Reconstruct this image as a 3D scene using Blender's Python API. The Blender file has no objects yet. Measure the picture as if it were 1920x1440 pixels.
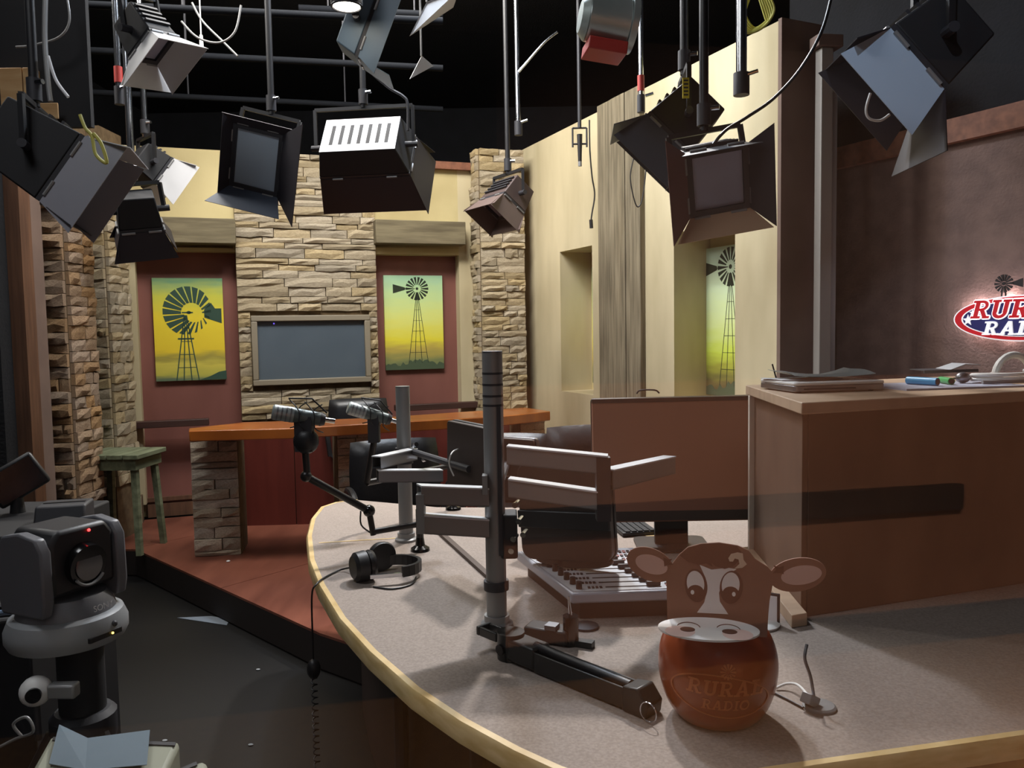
import bpy, bmesh, math, random
from mathutils import Vector as V, Matrix
sc = bpy.context.scene
C = sc.collection
PI = math.pi
R = math.radians
random.seed(7)

# ------------------------------------------------------------------ camera
F_PX, CAM_Z, PITCH, ROLL = 1500.0, 1.56, R(3.8), R(0.96)
CAM = V((0, 0, CAM_Z))
FW = V((0, math.cos(PITCH), -math.sin(PITCH)))
R0 = V((1, 0, 0))
U0 = V((0, math.sin(PITCH), math.cos(PITCH)))
RT = R0 * math.cos(ROLL) - U0 * math.sin(ROLL)
UP = R0 * math.sin(ROLL) + U0 * math.cos(ROLL)
cd = bpy.data.cameras.new('camera')
cam = bpy.data.objects.new('camera', cd)
C.objects.link(cam)
m = Matrix((RT, UP, -FW)).transposed().to_4x4()
m.translation = CAM
cam.matrix_world = m
cd.sensor_width = 36
cd.lens = 36 * F_PX / 1920
cd.clip_start = 0.02
sc.camera = cam

def ray(px, py):
    return (FW * F_PX + RT * (px - 960) - UP * (py - 720)).normalized()
def on_z(px, py, z):
    d = ray(px, py)
    return CAM + d * ((z - CAM_Z) / d.z)
def on_y(px, py, y):
    d = ray(px, py)
    return CAM + d * (y / d.y)
def on_pl(px, py, p, n):
    d = ray(px, py)
    return CAM + d * ((p - CAM).dot(n) / d.dot(n))

# ------------------------------------------------------------------ world, exposure, lights
w = bpy.data.worlds.new('world')
sc.world = w
w.use_nodes = True
w.node_tree.nodes['Background'].inputs[0].default_value = (0.55, 0.65, 1, 1)
w.node_tree.nodes['Background'].inputs[1].default_value = 0.012
sc.view_settings.view_transform = 'Standard'
sc.view_settings.look = 'None'
sc.view_settings.gamma = 1
sc.view_settings.use_curve_mapping = False
sc.view_settings.exposure = 0.12

def lamp(name, kind, loc, target, power, col, size=0.5, size_y=None, spot=60, blend=0.5):
    l = bpy.data.lights.new(name, kind)
    l.energy = power
    l.color = col
    if kind == 'AREA':
        l.shape = 'RECTANGLE' if size_y else 'DISK'
        l.size = size
        if size_y:
            l.size_y = size_y
    else:
        l.shadow_soft_size = size
    if kind == 'SPOT':
        l.spot_size = R(spot)
        l.spot_blend = blend
    o = bpy.data.objects.new(name, l)
    C.objects.link(o)
    o.location = loc
    d = V(target) - V(loc)
    o.rotation_euler = d.to_track_quat('-Z', 'Y').to_euler()
    return o

WARM = (1.0, 0.86, 0.66)
WHITE = (1.0, 0.96, 0.9)
COOL = (0.72, 0.84, 1.0)
# studio floods hung high on the grid, washing the set
lamp('set_flood', 'AREA', (-3.2, 4.0, 4.25), (-2.4, 6.3, 1.3), 95, WHITE, 1.4, 0.6)
lamp('set_flood', 'AREA', (-1.3, 4.3, 4.25), (-1.1, 6.8, 1.3), 115, WHITE, 1.6, 0.6)
lamp('side_flood', 'AREA', (-0.6, 5.0, 4.25), (1.0, 5.3, 1.0), 62, WHITE, 1.2, 0.6)
# can lights over the radio desk
lamp('can_light', 'SPOT', (-0.72, 3.5, 3.02), (0.2, 2.2, 0.76), 45, (1.0, 0.95, 0.88), 0.05, spot=110, blend=0.7)
lamp('can_light', 'SPOT', (0.45, 4.6, 3.9), (0.1, 2.2, 0.76), 470, (1.0, 0.95, 0.9), 0.09, spot=72, blend=0.5)
# cold open lamp at the top of the grid
lamp('cold_lamp', 'AREA', (-0.3, 4.4, 4.1), (0.2, 2.2, 1.0), 55, COOL, 0.25)
lamp('flap_fill', 'SPOT', (0.3, 0.9, 3.9), (1.2, 2.5, 2.5), 60, COOL, 0.04, spot=20, blend=0.4)  # added unseen spot, only there to brighten the pale blue flap
# soft fill added over the window end of the studio, no lamp seen there
lamp('front_fill', 'AREA', (-1.7, 1.3, 4.2), (-0.4, 2.6, 1.0), 28, (0.95, 0.97, 1.0), 1.0, 1.0)
# wall washer in the corridor behind the glass
lamp('corridor_washer', 'SPOT', (1.3, -0.1, 2.55), (1.35, -2.6, 0.7), 680, (1.0, 0.8, 0.64), 0.06, spot=100, blend=0.9)

# ------------------------------------------------------------------ materials
def lin(c):
    if isinstance(c, str):
        c = [int(c[i:i + 2], 16) / 255 for i in (0, 2, 4)]
    return [x / 12.92 if x <= 0.04045 else ((x + 0.055) / 1.055) ** 2.4 for x in c]
MATS = {}
def mat(name, col, rough=0.6, metal=0.0, col2=None, scale=8.0, stretch=None, bump=0.0, bscale=None, emit=0, obj_rand=False, spec=0.5, coat=0, detail=4, lo=0.35, hi=0.65, ecol=None):
    if name in MATS:
        return MATS[name]
    mt = bpy.data.materials.new(name)
    mt.use_nodes = True
    nt = mt.node_tree
    N, L = nt.nodes, nt.links
    b = N['Principled BSDF']
    b.inputs['Base Color'].default_value = lin(col) + [1]
    b.inputs['Roughness'].default_value = rough
    b.inputs['Metallic'].default_value = metal
    b.inputs['Specular IOR Level'].default_value = spec
    b.inputs['Coat Weight'].default_value = coat
    tc = N.new('ShaderNodeTexCoord')
    mp = N.new('ShaderNodeMapping')
    mp.inputs['Scale'].default_value = stretch or (1, 1, 1)
    L.new(tc.outputs['Object'], mp.inputs[0])
    if col2 is not None:
        nz = N.new('ShaderNodeTexNoise')
        nz.inputs['Scale'].default_value = scale
        nz.inputs['Detail'].default_value = detail
        L.new(mp.outputs[0], nz.inputs['Vector'])
        cr = N.new('ShaderNodeValToRGB')
        cr.color_ramp.elements[0].position = lo
        cr.color_ramp.elements[1].position = hi
        cr.color_ramp.elements[0].color = lin(col) + [1]
        cr.color_ramp.elements[1].color = lin(col2) + [1]
        L.new(nz.outputs['Fac'], cr.inputs[0])
        out = cr.outputs[0]
        if obj_rand:
            oi = N.new('ShaderNodeObjectInfo')
            hs = N.new('ShaderNodeHueSaturation')
            mr = N.new('ShaderNodeMapRange')
            mr.inputs['To Min'].default_value = 0.74
            mr.inputs['To Max'].default_value = 1.15
            L.new(oi.outputs['Random'], mr.inputs['Value'])
            L.new(mr.outputs[0], hs.inputs['Value'])
            mu = N.new('ShaderNodeMath'); mu.operation = 'MULTIPLY'; mu.inputs[1].default_value = 7.31
            fr = N.new('ShaderNodeMath'); fr.operation = 'FRACT'
            L.new(oi.outputs['Random'], mu.inputs[0]); L.new(mu.outputs[0], fr.inputs[0])
            m2 = N.new('ShaderNodeMapRange')
            m2.inputs['To Min'].default_value = 0.65
            m2.inputs['To Max'].default_value = 1.1
            L.new(fr.outputs[0], m2.inputs['Value'])
            L.new(m2.outputs[0], hs.inputs['Saturation'])
            L.new(out, hs.inputs['Color'])
            out = hs.outputs[0]
        L.new(out, b.inputs['Base Color'])
    if bump:
        n2 = N.new('ShaderNodeTexNoise')
        n2.inputs['Scale'].default_value = bscale or scale * 2
        n2.inputs['Detail'].default_value = 6
        L.new(mp.outputs[0], n2.inputs['Vector'])
        bp = N.new('ShaderNodeBump')
        bp.inputs['Strength'].default_value = bump
        bp.inputs['Distance'].default_value = 0.01
        L.new(n2.outputs['Fac'], bp.inputs['Height'])
        L.new(bp.outputs[0], b.inputs['Normal'])
    if emit:
        b.inputs['Emission Color'].default_value = lin(ecol or col) + [1]
        b.inputs['Emission Strength'].default_value = emit
    MATS[name] = mt
    return mt

cream = mat('cream_plaster', 'd6c9a6', .85, col2='a89b79', scale=2.4, stretch=(1, 1, .3), bump=.1, bscale=30, lo=.3, hi=.75)
ochre = mat('ochre_plaster', 'd2c392', .85, col2='b5a577', scale=1.5, bump=.1, bscale=30)
stone = mat('ledge_stone', 'bfad8a', .9, col2='a2906e', scale=14, bump=.5, bscale=40, obj_rand=True)
stone_b = mat('pillar_stone', 'cdbda5', .9, col2='ab9a82', scale=14, bump=.5, bscale=40, obj_rand=True)
stone_o = mat('orange_stone', 'ac8d69', .9, col2='88694a', scale=12, bump=.5, bscale=40, obj_rand=True)
mortar = mat('mortar', '6d5a40', .95, col2='57462f', scale=20)
redwood = mat('red_panel', '8a584e', .6, col2='774940', scale=3, stretch=(1, 1, .3), bump=.05)
redfloor = mat('red_platform', '86503f', .4, col2='6f3f31', scale=3, stretch=(3, .5, 1))
greywood = mat('weathered_wood', '8b8069', .85, col2='655c49', scale=6, stretch=(6, 6, .35), bump=.25, bscale=9)
beamwood = mat('beam_wood', '7c7259', .85, col2='5c533f', scale=5, stretch=(.5, 5, 5), bump=.25)
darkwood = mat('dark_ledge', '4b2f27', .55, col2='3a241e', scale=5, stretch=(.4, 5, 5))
brownwood = mat('brown_post', '6f4d37', .7, col2='573a29', scale=6, stretch=(5, 5, .4), bump=.15)
orangetop = mat('orange_top', 'b8692a', .3, col2='9a5421', scale=4, stretch=(.5, 5, 1), coat=.3)
oak = mat('oak_trim', 'dfc593', .4, col2='c8aa72', scale=6, stretch=(2, 2, 8), coat=.2)
carpet = mat('desk_laminate', '998c83', .8, col2='877b72', scale=160, bump=.05, bscale=200)
hutchwood = mat('hutch_laminate', 'bda58c', .55, col2='a8917a', scale=4, stretch=(.5, 4, 1))
hutchdark = mat('hutch_panel', '6d5646', .6, col2='5f4a3c', scale=5, stretch=(1, 1, .4))
whitelam = mat('white_edge', 'd9d0c2', .5)
blackpl = mat('black_plastic', '1c1c1f', .45)
blackmt = mat('black_matte', '17171b', .7)
blackgl = mat('black_gloss', '0c0c0e', .15)
darkgrey = mat('dark_grey', '2c2c31', .55)
flap = mat('flap_black', '2a272d', .5, metal=.2)
flapg = mat('flap_grey', '4a5058', .5, metal=.3)
flapb = mat('flap_pale', 'b4c6da', .55)
leather = mat('black_leather', '18181b', .35, bump=.15, bscale=30)
alu = mat('aluminium', '8d8f94', .35, metal=.85)
alud = mat('grey_channel', '8b8b8b', .42, metal=.25)
bright = mat('lit_flange', 'd9dce0', .3)  # light from above on the arm flanges, put into their colour
chrome = mat('chrome', 'cfd2d8', .18, metal=1)
whitemet = mat('white_enamel', 'c4c4c6', .45)
white = mat('white_plastic', 'dcdcda', .5)
paper = mat('paper', 'd7dade', .8)
diffuse_blue = mat('diffuser', 'a4b4c2', .5, col2='98a8b8', scale=2)
diffuse_grey = mat('diffuser_dim', 'a2a4b6', .5, col2='9496a8', scale=3)
steel = mat('steel_post', '8f8982', .5)
blackwall = mat('black_wall', '15161b', .95, col2='101115', scale=5, bump=.3, bscale=60)
brownwall = mat('brown_felt', '7a645c', .95, col2='695650', scale=9, bump=.5, bscale=70)
brownply = mat('brown_flat', '7b665b', .8, col2='6b584f', scale=3)
raftwood = mat('rail_wood', '8a5a42', .7, col2='6f4634', scale=5, stretch=(4, .4, 4))
rawwood = mat('raw_pine', 'cda878', .7, col2='b48a58', scale=5, stretch=(1, 5, 5))
studfloor = mat('studio_floor', '08080a', .5, col2='0e0d0c', scale=1.5, bump=.03, bscale=30)
stoolwood = mat('stool_wood', '7b8266', .75, col2='5b6149', scale=6, stretch=(4, .6, 4), bump=.2)  # green cast of a reflection, put into the wood colour
screen = mat('screen_off', '56626c', .4, col2='4c5863', scale=2)
tvframe = mat('tv_frame', '8b8270', .5)
yellow = mat('yellow', 'd8c52a', .6)
red = mat('red_paint', 'b03a34', .5)
ptzg = mat('ptz_grey', '5d5e63', .45)
ptzl = mat('ptz_light', '86898c', .5)
beige = mat('beige_plastic', '8f917f', .6)
bluepap = mat('blue_paper', '62717b', .8)
pumpkin = mat('terracotta_plastic', '9c4a28', .28, col2='8c4022', scale=3, coat=.2)
pumpk2 = mat('terracotta_relief', 'b4663f', .35)
cowbrown = mat('cow_brown', '86604f', .7)
cowdark = mat('cow_dark_brown', '6a4435', .7)
cowpink = mat('cow_pink', 'c9a79b', .7)
cowwhite = mat('cow_white', 'e6e0dc', .6)
cowcream = mat('cow_cream', 'd0b8a0', .7)
monback = mat('monitor_back', '8f6350', .6)
mondark = mat('monitor_dark', '382e2a', .45)
blue = mat('blue_plastic', '2f9bd0', .4)
green = mat('green_plastic', '2f9a55', .4)
windink = mat('windmill_ink', '26301f', .8)
windteal = mat('windmill_teal', '2f4a3c', .8)

def canvas_mat(name, stops):
    mt = bpy.data.materials.new(name)
    mt.use_nodes = True
    N, L = mt.node_tree.nodes, mt.node_tree.links
    b = N['Principled BSDF']
    b.inputs['Roughness'].default_value = .6
    tc = N.new('ShaderNodeTexCoord')
    sx = N.new('ShaderNodeSeparateXYZ')
    L.new(tc.outputs['Generated'], sx.inputs[0])
    mp = N.new('ShaderNodeMapping'); mp.inputs['Scale'].default_value = (1.5, 1, 7)
    L.new(tc.outputs['Object'], mp.inputs[0])
    nz = N.new('ShaderNodeTexNoise'); nz.inputs['Scale'].default_value = 3
    L.new(mp.outputs[0], nz.inputs['Vector'])
    ma = N.new('ShaderNodeMath'); ma.operation = 'MULTIPLY_ADD'; ma.inputs[1].default_value = .16
    sb = N.new('ShaderNodeMath'); sb.operation = 'SUBTRACT'; sb.inputs[1].default_value = .08
    L.new(sx.outputs['Z'], sb.inputs[0])
    L.new(nz.outputs['Fac'], ma.inputs[0]); L.new(sb.outputs[0], ma.inputs[2])
    cr = N.new('ShaderNodeValToRGB')
    e = cr.color_ramp.elements
    while len(e) < len(stops):
        e.new(.5)
    for k, (p, c) in enumerate(stops):
        e[k].position = p
        e[k].color = lin(c) + [1]
    L.new(ma.outputs[0], cr.inputs[0])
    L.new(cr.outputs[0], b.inputs['Base Color'])
    MATS[name] = mt
    return mt
canvas_y = canvas_mat('canvas_yellow', [(0, '5e6f55'), (.06, 'b6b04a'), (.16, 'cdbf4e'), (.22, '9f9440'), (.3, 'e2c62c'), (.62, 'e6cf2e'), (.82, 'c4c648'), (1, '6d9a74')])
canvas_g = canvas_mat('canvas_green', [(0, '4a5a44'), (.1, '7d8350'), (.22, 'b9a54a'), (.32, 'e3d83a'), (.55, 'dbe07a'), (.8, 'bfdc9c'), (1, 'a9d4b0')])
cv = canvas_mat('canvas_pale', [(0, '4b3f2c'), (.1, '6d6238'), (.2, 'a4a23c'), (.3, 'cddc50'), (.5, 'dbe8a0'), (.8, 'd2e6c4'), (1, 'c2dccb')])

def glass_mat():
    mt = bpy.data.materials.new('window_glass')
    mt.use_nodes = True
    N, L = mt.node_tree.nodes, mt.node_tree.links
    N.remove(N['Principled BSDF'])
    t = N.new('ShaderNodeBsdfTransparent')
    g = N.new('ShaderNodeBsdfGlossy'); g.inputs['Roughness'].default_value = 0.0
    fr = N.new('ShaderNodeFresnel'); fr.inputs['IOR'].default_value = 1.5
    mx = N.new('ShaderNodeMixShader')
    L.new(fr.outputs[0], mx.inputs[0])
    L.new(t.outputs[0], mx.inputs[1]); L.new(g.outputs[0], mx.inputs[2])
    L.new(mx.outputs[0], N['Material Output'].inputs[0])
    return mt
glass = glass_mat()

# ------------------------------------------------------------------ mesh helpers
def rotz(a):
    return Matrix.Rotation(a, 4, 'Z')
class MB:
    def __init__(s, M=None):
        s.v, s.f, s.M = [], [], M
    def add(s, vs, fs):
        o = len(s.v)
        s.v += [(s.M @ V(p)) if s.M else V(p) for p in vs]
        s.f += [[o + i for i in f] for f in fs]
        return s
    def box(s, x0, x1, y0, y1, z0, z1):
        return s.add([(x0, y0, z0), (x1, y0, z0), (x1, y1, z0), (x0, y1, z0), (x0, y0, z1), (x1, y0, z1), (x1, y1, z1), (x0, y1, z1)],
                     [(0, 3, 2, 1), (4, 5, 6, 7), (0, 1, 5, 4), (1, 2, 6, 5), (2, 3, 7, 6), (3, 0, 4, 7)])
    def cyl(s, p0, p1, r, r2=None, n=16, caps=True):
        p0, p1 = V(p0), V(p1)
        r2 = r if r2 is None else r2
        d = (p1 - p0).normalized()
        a = d.orthogonal().normalized()
        b = d.cross(a)
        vs, fs = [], []
        for p, q in ((p0, r), (p1, r2)):
            for k in range(n):
                t = 2 * PI * k / n
                vs.append(p + (a * math.cos(t) + b * math.sin(t)) * q)
        for k in range(n):
            fs.append((k, (k + 1) % n, n + (k + 1) % n, n + k))
        if caps:
            fs += [tuple(range(n - 1, -1, -1)), tuple(range(n, 2 * n))]
        return s.add(vs, fs)
    def tube(s, pts, r, n=8, smooth=0):
        pts = [V(p) for p in pts]
        if smooth:
            q = []
            for i in range(len(pts) - 1):
                p0, p1, p2, p3 = pts[max(i - 1, 0)], pts[i], pts[i + 1], pts[min(i + 2, len(pts) - 1)]
                for k in range(smooth):
                    t = k / smooth
                    q.append(.5 * ((2 * p1) + (p2 - p0) * t + (2 * p0 - 5 * p1 + 4 * p2 - p3) * t * t + (3 * p1 - p0 - 3 * p2 + p3) * t ** 3))
            pts = q + [pts[-1]]
        vs, fs = [], []
        a = None
        for i, p in enumerate(pts):
            d = (pts[min(i + 1, len(pts) - 1)] - pts[max(i - 1, 0)]).normalized()
            a = d.orthogonal().normalized() if a is None else (a - d * a.dot(d)).normalized()
            b = d.cross(a)
            for k in range(n):
                t = 2 * PI * k / n
                vs.append(p + (a * math.cos(t) + b * math.sin(t)) * r)
        for i in range(len(pts) - 1):
            for k in range(n):
                fs.append((i * n + k, i * n + (k + 1) % n, (i + 1) * n + (k + 1) % n, (i + 1) * n + k))
        fs += [tuple(range(n - 1, -1, -1)), tuple(range((len(pts) - 1) * n, len(pts) * n))]
        return s.add(vs, fs)
    def lathe(s, prof, n=32, c=(0, 0, 0)):
        c = V(c)
        vs, fs = [], []
        for r, z in prof:
            for k in range(n):
                t = 2 * PI * k / n
                vs.append(c + V((r * math.cos(t), r * math.sin(t), z)))
        for i in range(len(prof) - 1):
            for k in range(n):
                fs.append((i * n + k, i * n + (k + 1) % n, (i + 1) * n + (k + 1) % n, (i + 1) * n + k))
        fs += [tuple(range(n - 1, -1, -1)), tuple(range((len(prof) - 1) * n, len(prof) * n))]
        return s.add(vs, fs)
    def prism(s, poly, z0, z1):
        n = len(poly)
        area = sum(poly[i][0] * poly[(i + 1) % n][1] - poly[(i + 1) % n][0] * poly[i][1] for i in range(n))
        if area < 0:
            poly = poly[::-1]
        vs = [(p[0], p[1], z0) for p in poly] + [(p[0], p[1], z1) for p in poly]
        fs = [tuple(range(n - 1, -1, -1)), tuple(range(n, 2 * n))]
        fs += [(k, (k + 1) % n, n + (k + 1) % n, n + k) for k in range(n)]
        return s.add(vs, fs)
    def prismy(s, poly, y0, y1):                     # outline in x,z extruded along y
        n = len(poly)
        area = sum(poly[i][0] * poly[(i + 1) % n][1] - poly[(i + 1) % n][0] * poly[i][1] for i in range(n))
        if area < 0:
            poly = poly[::-1]
        vs = [(p[0], y0, p[1]) for p in poly] + [(p[0], y1, p[1]) for p in poly]
        fs = [tuple(range(n)), tuple(range(2 * n - 1, n - 1, -1))]
        fs += [(k, n + k, n + (k + 1) % n, (k + 1) % n) for k in range(n)]
        return s.add(vs, fs)
    def sheet(s, pts, th):                           # planar polygon given thickness
        pts = [V(p) for p in pts]
        nn = (pts[1] - pts[0]).cross(pts[2] - pts[0]).normalized() * th
        n = len(pts)
        vs = pts + [p - nn for p in pts]
        fs = [tuple(range(n)), tuple(range(2 * n - 1, n - 1, -1))]
        fs += [(k, n + k, n + (k + 1) % n, (k + 1) % n) for k in range(n)]
        return s.add(vs, fs)
    def ball(s, c, r, sx=1, sy=1, sz=1, n=16, m=10):
        prof = [(r * math.sin(PI * (i + .02) / (m + .04)), -r * math.cos(PI * (i + .02) / (m + .04))) for i in range(m + 1)]
        t = MB().lathe(prof, n)
        return s.add([(c[0] + p.x * sx, c[1] + p.y * sy, c[2] + p.z * sz) for p in t.v], t.f)
    def build(s, name, mt, parent=None, world=False, bevel=0, smooth=True, ang=35, origin=None):
        vs = s.v
        if world and parent is not None:
            inv = parent.matrix_basis.inverted()
            vs = [inv @ p for p in vs]
        if parent is None and origin is not None:
            vs = [p - V(origin) for p in vs]
        me = bpy.data.meshes.new(name)
        me.from_pydata([tuple(p) for p in vs], [], s.f)
        bm = bmesh.new(); bm.from_mesh(me)
        bmesh.ops.recalc_face_normals(bm, faces=bm.faces)
        bm.to_mesh(me); bm.free()
        me.materials.append(mt)
        if smooth:
            me.shade_smooth()
            me.set_sharp_from_angle(angle=R(ang))
        o = bpy.data.objects.new(name, me)
        C.objects.link(o)
        if parent is not None:
            o.parent = parent
        elif origin is not None:
            o.location = origin
        if bevel:
            b = o.modifiers.new('bevel', 'BEVEL')
            b.width = bevel; b.segments = 2; b.limit_method = 'ANGLE'; b.angle_limit = R(40)
        return o
def tag(o, label, cat, group=None):
    o['label'] = label; o['category'] = cat
    if group:
        o['group'] = group
    return o
def thing(name, label, cat, loc=(0, 0, 0), rz=0, group=None, rot=None):
    o = bpy.data.objects.new(name, None)
    C.objects.link(o)
    o.empty_display_size = .05
    M = (rot.to_4x4() if rot else rotz(rz))
    M.translation = V(loc)
    o.matrix_basis = M
    return tag(o, label, cat, group)
def struct(o, label=None):
    o['kind'] = 'structure'
    if label:
        o['label'] = label
    return o
def B(x0, x1, y0, y1, z0, z1):
    return MB().box(x0, x1, y0, y1, z0, z1)
def place(o, loc, rz=0):
    o.matrix_basis = Matrix.Translation(V(loc)) @ rotz(rz)
    return o
def rrect(w, h, r, cx=0, cy=0, n=5):
    out = []
    for sx, sy, a0 in ((1, 1, 0), (-1, 1, 90), (-1, -1, 180), (1, -1, 270)):
        for k in range(n):
            a = R(a0 + 90 * k / (n - 1))
            out.append((cx + sx * (w / 2 - r) + r * math.cos(a), cy + sy * (h / 2 - r) + r * math.sin(a)))
    return out
def ell(cx, cy, rx, ry, tilt=0, n=32, a0=0, a1=360):
    out = []
    full = a1 - a0 >= 360
    for k in range(n if full else n + 1):
        a = R(a0 + (a1 - a0) * k / n)
        x, y = rx * math.cos(a), ry * math.sin(a)
        t = R(tilt)
        out.append((cx + x * math.cos(t) - y * math.sin(t), cy + x * math.sin(t) + y * math.cos(t)))
    return out
# ------------------------------------------------------------------ the setting
struct(B(-4.6, 5.2, .5, 10.5, -.1, 0).build('floor', studfloor))
struct(B(-4.6, 5.2, .5, 10.5, 4.4, 4.5).build('ceiling', blackwall))
struct(B(-4.6, 5.2, 10.4, 10.5, 0, 4.4).build('wall_rear', blackwall))
struct(B(-4.7, -4.6, .5, 10.5, 0, 4.4).build('wall_west', blackwall))
struct(B(5.2, 5.3, .5, 10.5, 0, 4.4).build('wall_east', blackwall))

class Frame:
    def __init__(s, o, ang):
        s.o, s.a = V(o), ang
        s.e1 = V((math.cos(ang), math.sin(ang), 0))
        s.e2 = V((-math.sin(ang), math.cos(ang), 0))
    def hit(s, px, py, off=0):                       # off = distance in front of the plane
        p = on_pl(px, py, s.o - s.e2 * off, s.e2)
        d = p - s.o
        return d.dot(s.e1), p.z
    def w(s, x, y, z):
        return s.o + s.e1 * x + s.e2 * y + V((0, 0, z))
BK = Frame((0, 7.05, 0), math.atan(.35))
RW = Frame((.14, 7.0, 0), math.atan2(-.912, .41))
BW = Frame((1.88, 4.58, 0), math.atan2(-.884, .467))
PZ = .18                                             # height of the set platform
def bx(px, off=0, py=620):
    return BK.hit(px, py, off)[0]

# ledge stones: a dozen shared shapes, every stone an object of its own
STV = {}
def stone_mesh(k, mt):
    key = (k, mt.name)
    if key in STV:
        return STV[key]
    rnd = random.Random(100 + k)
    vs, fs = [], []
    nx = 3
    for j in range(3):
        for i in range(nx + 1):
            e = (i in (0, nx)) or j in (0, 2)
            vs.append((i / nx + (0 if i in (0, nx) else rnd.uniform(-.08, .08)), -rnd.uniform(.55, .8) if e else -rnd.uniform(.8, 1.1), j / 2 + (rnd.uniform(-.12, .12) if 0 < i < nx or j == 1 else 0)))
    w_ = nx + 1
    for j in range(2):
        for i in range(nx):
            fs.append((j * w_ + i, j * w_ + i + 1, (j + 1) * w_ + i + 1, (j + 1) * w_ + i))
    o = len(vs)
    vs += [(0, 0, 0), (1, 0, 0), (1, 0, 1), (0, 0, 1)]
    fs += [(o, o + 1) + tuple(range(nx, -1, -1)), (o + 3,) + tuple(range(2 * w_, 2 * w_ + nx + 1)) + (o + 2,),
           (o, 0, w_, 2 * w_, o + 3), (o + 1, o + 2, 2 * w_ + nx, w_ + nx, nx)]
    me = bpy.data.meshes.new('stone')
    me.from_pydata(vs, [], fs)
    bm = bmesh.new(); bm.from_mesh(me)
    bmesh.ops.recalc_face_normals(bm, faces=bm.faces)
    bm.to_mesh(me); bm.free()
    me.materials.append(mt)
    STV[key] = me
    return me
def stones(parent, x0, x1, z0, z1, mt, y=0, rh=(.035, .062), rl=(.12, .34), rz=0, org=(0, 0), depth=(.02, .055), holes=()):
    """dry ledge stones on the plane local y=y, facing -y; rz/org turn the face about the vertical"""
    z = z0
    M0 = Matrix.Translation((org[0], org[1], 0)) @ rotz(rz)
    while z < z1 - .012:
        h = min(random.uniform(*rh), z1 - z)
        if z1 - z - h < .02:
            h = z1 - z
        x = x0
        while x < x1 - .005:
            l = random.uniform(*rl)
            if x1 - x - l < rl[0] * .5:
                l = x1 - x
            if not any(x + l > a + .01 and x < b - .01 and z + h > c + .01 and z < d - .01 for a, b, c, d in holes):
                o = bpy.data.objects.new('stone', stone_mesh(random.randrange(14), mt))
                C.objects.link(o)
                o.parent = parent
                g = .003
                o.matrix_basis = M0 @ Matrix.Translation((x + g, y, z + g)) @ Matrix.Diagonal((l - 2 * g, random.uniform(*depth), h - 1.4 * g, 1))
            else:                                    # a stone cut short beside an opening
                for a, b, c, d in holes:
                    if z + h > c + .01 and z < d - .01:
                        for q0, q1 in ((x, min(x + l, a)), (max(x, b), x + l)):
                            if q1 - q0 > .03:
                                o = bpy.data.objects.new('stone', stone_mesh(random.randrange(14), mt))
                                C.objects.link(o); o.parent = parent
                                o.matrix_basis = M0 @ Matrix.Translation((q0 + .003, y, z + .003)) @ Matrix.Diagonal((q1 - q0 - .006, random.uniform(*depth), h - .004, 1))
            x += l
        z += h

# ---- set back wall (cream), recessed red panels, beams, ledge
xL, xR = bx(190), bx(905)
xa, xb = bx(262), bx(447, .15)
xc, xd = bx(709, .15), bx(856)
TOPB = 2.96
wb = struct(place(B(xL - .5, xR + .5, .02, .12, PZ, TOPB).build('wall_back', ochre), BK.o, BK.a), 'cream plaster set wall with stone pier and red panels')
for k, (a, b, z0, z1, mt) in enumerate(((xL - .5, xa, .3, TOPB, cream), (xa, xb, 2.2, TOPB, ochre), (xc, xd, 2.2, TOPB, ochre), (xd, xR + .3, PZ, TOPB, cream))):
    B(a, b, -.12, .02, z0, z1).build('plaster_panel', mt, wb)
for a, b in ((xa, xb), (xc, xd)):
    B(a, b, -.005, .018, PZ + .1, 2.25).build('red_panel', redwood, wb)
    B(a, b, -.03, .018, PZ, PZ + .1).build('skirting', brownwood, wb)
    B(a, b, -.03, -.005, .30, .33).build('panel_rail', brownwood, wb)
# beams over the two panels
for px0, px1, y0, y1 in ((240, 441, 410, 457), (704, 873, 416, 459)):
    a, zt = BK.hit(px0, y0, .26); b, _ = BK.hit(px1, y0, .26)
    _, zb = BK.hit(px1, y1, .26)
    _, zt = BK.hit(px1, y0, .26)
    o = B(a, b, -.26, -.121, zb, zt).build('wooden_lintel', beamwood, bevel=.006)
    place(o, BK.o, BK.a)
    tag(o, 'thick weathered timber lintel over the red panel %s of the screen' % ('nearer the plank stool' if px0 < 300 else 'beside the corner stone pier'), 'lintel', 'timber lintels on the set wall')
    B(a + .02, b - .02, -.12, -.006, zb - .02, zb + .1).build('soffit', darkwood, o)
# ledge
for px0, px1, py in ((232, 392, 799), (742, 900, 766)):
    a, z = BK.hit(px0, py, .2); b, _ = BK.hit(px1, py, .2)
    o = B(a, b, -.21, -.121, z - .025, z + .025).build('wall_ledge', darkwood, bevel=.004)
    place(o, BK.o, BK.a)
    tag(o, 'narrow dark timber ledge crossing the %s' % ('cream wall behind the plank stool' if px0 < 300 else 'red panel under the tall windmill print'), 'ledge', 'timber ledges on the set wall')

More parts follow.
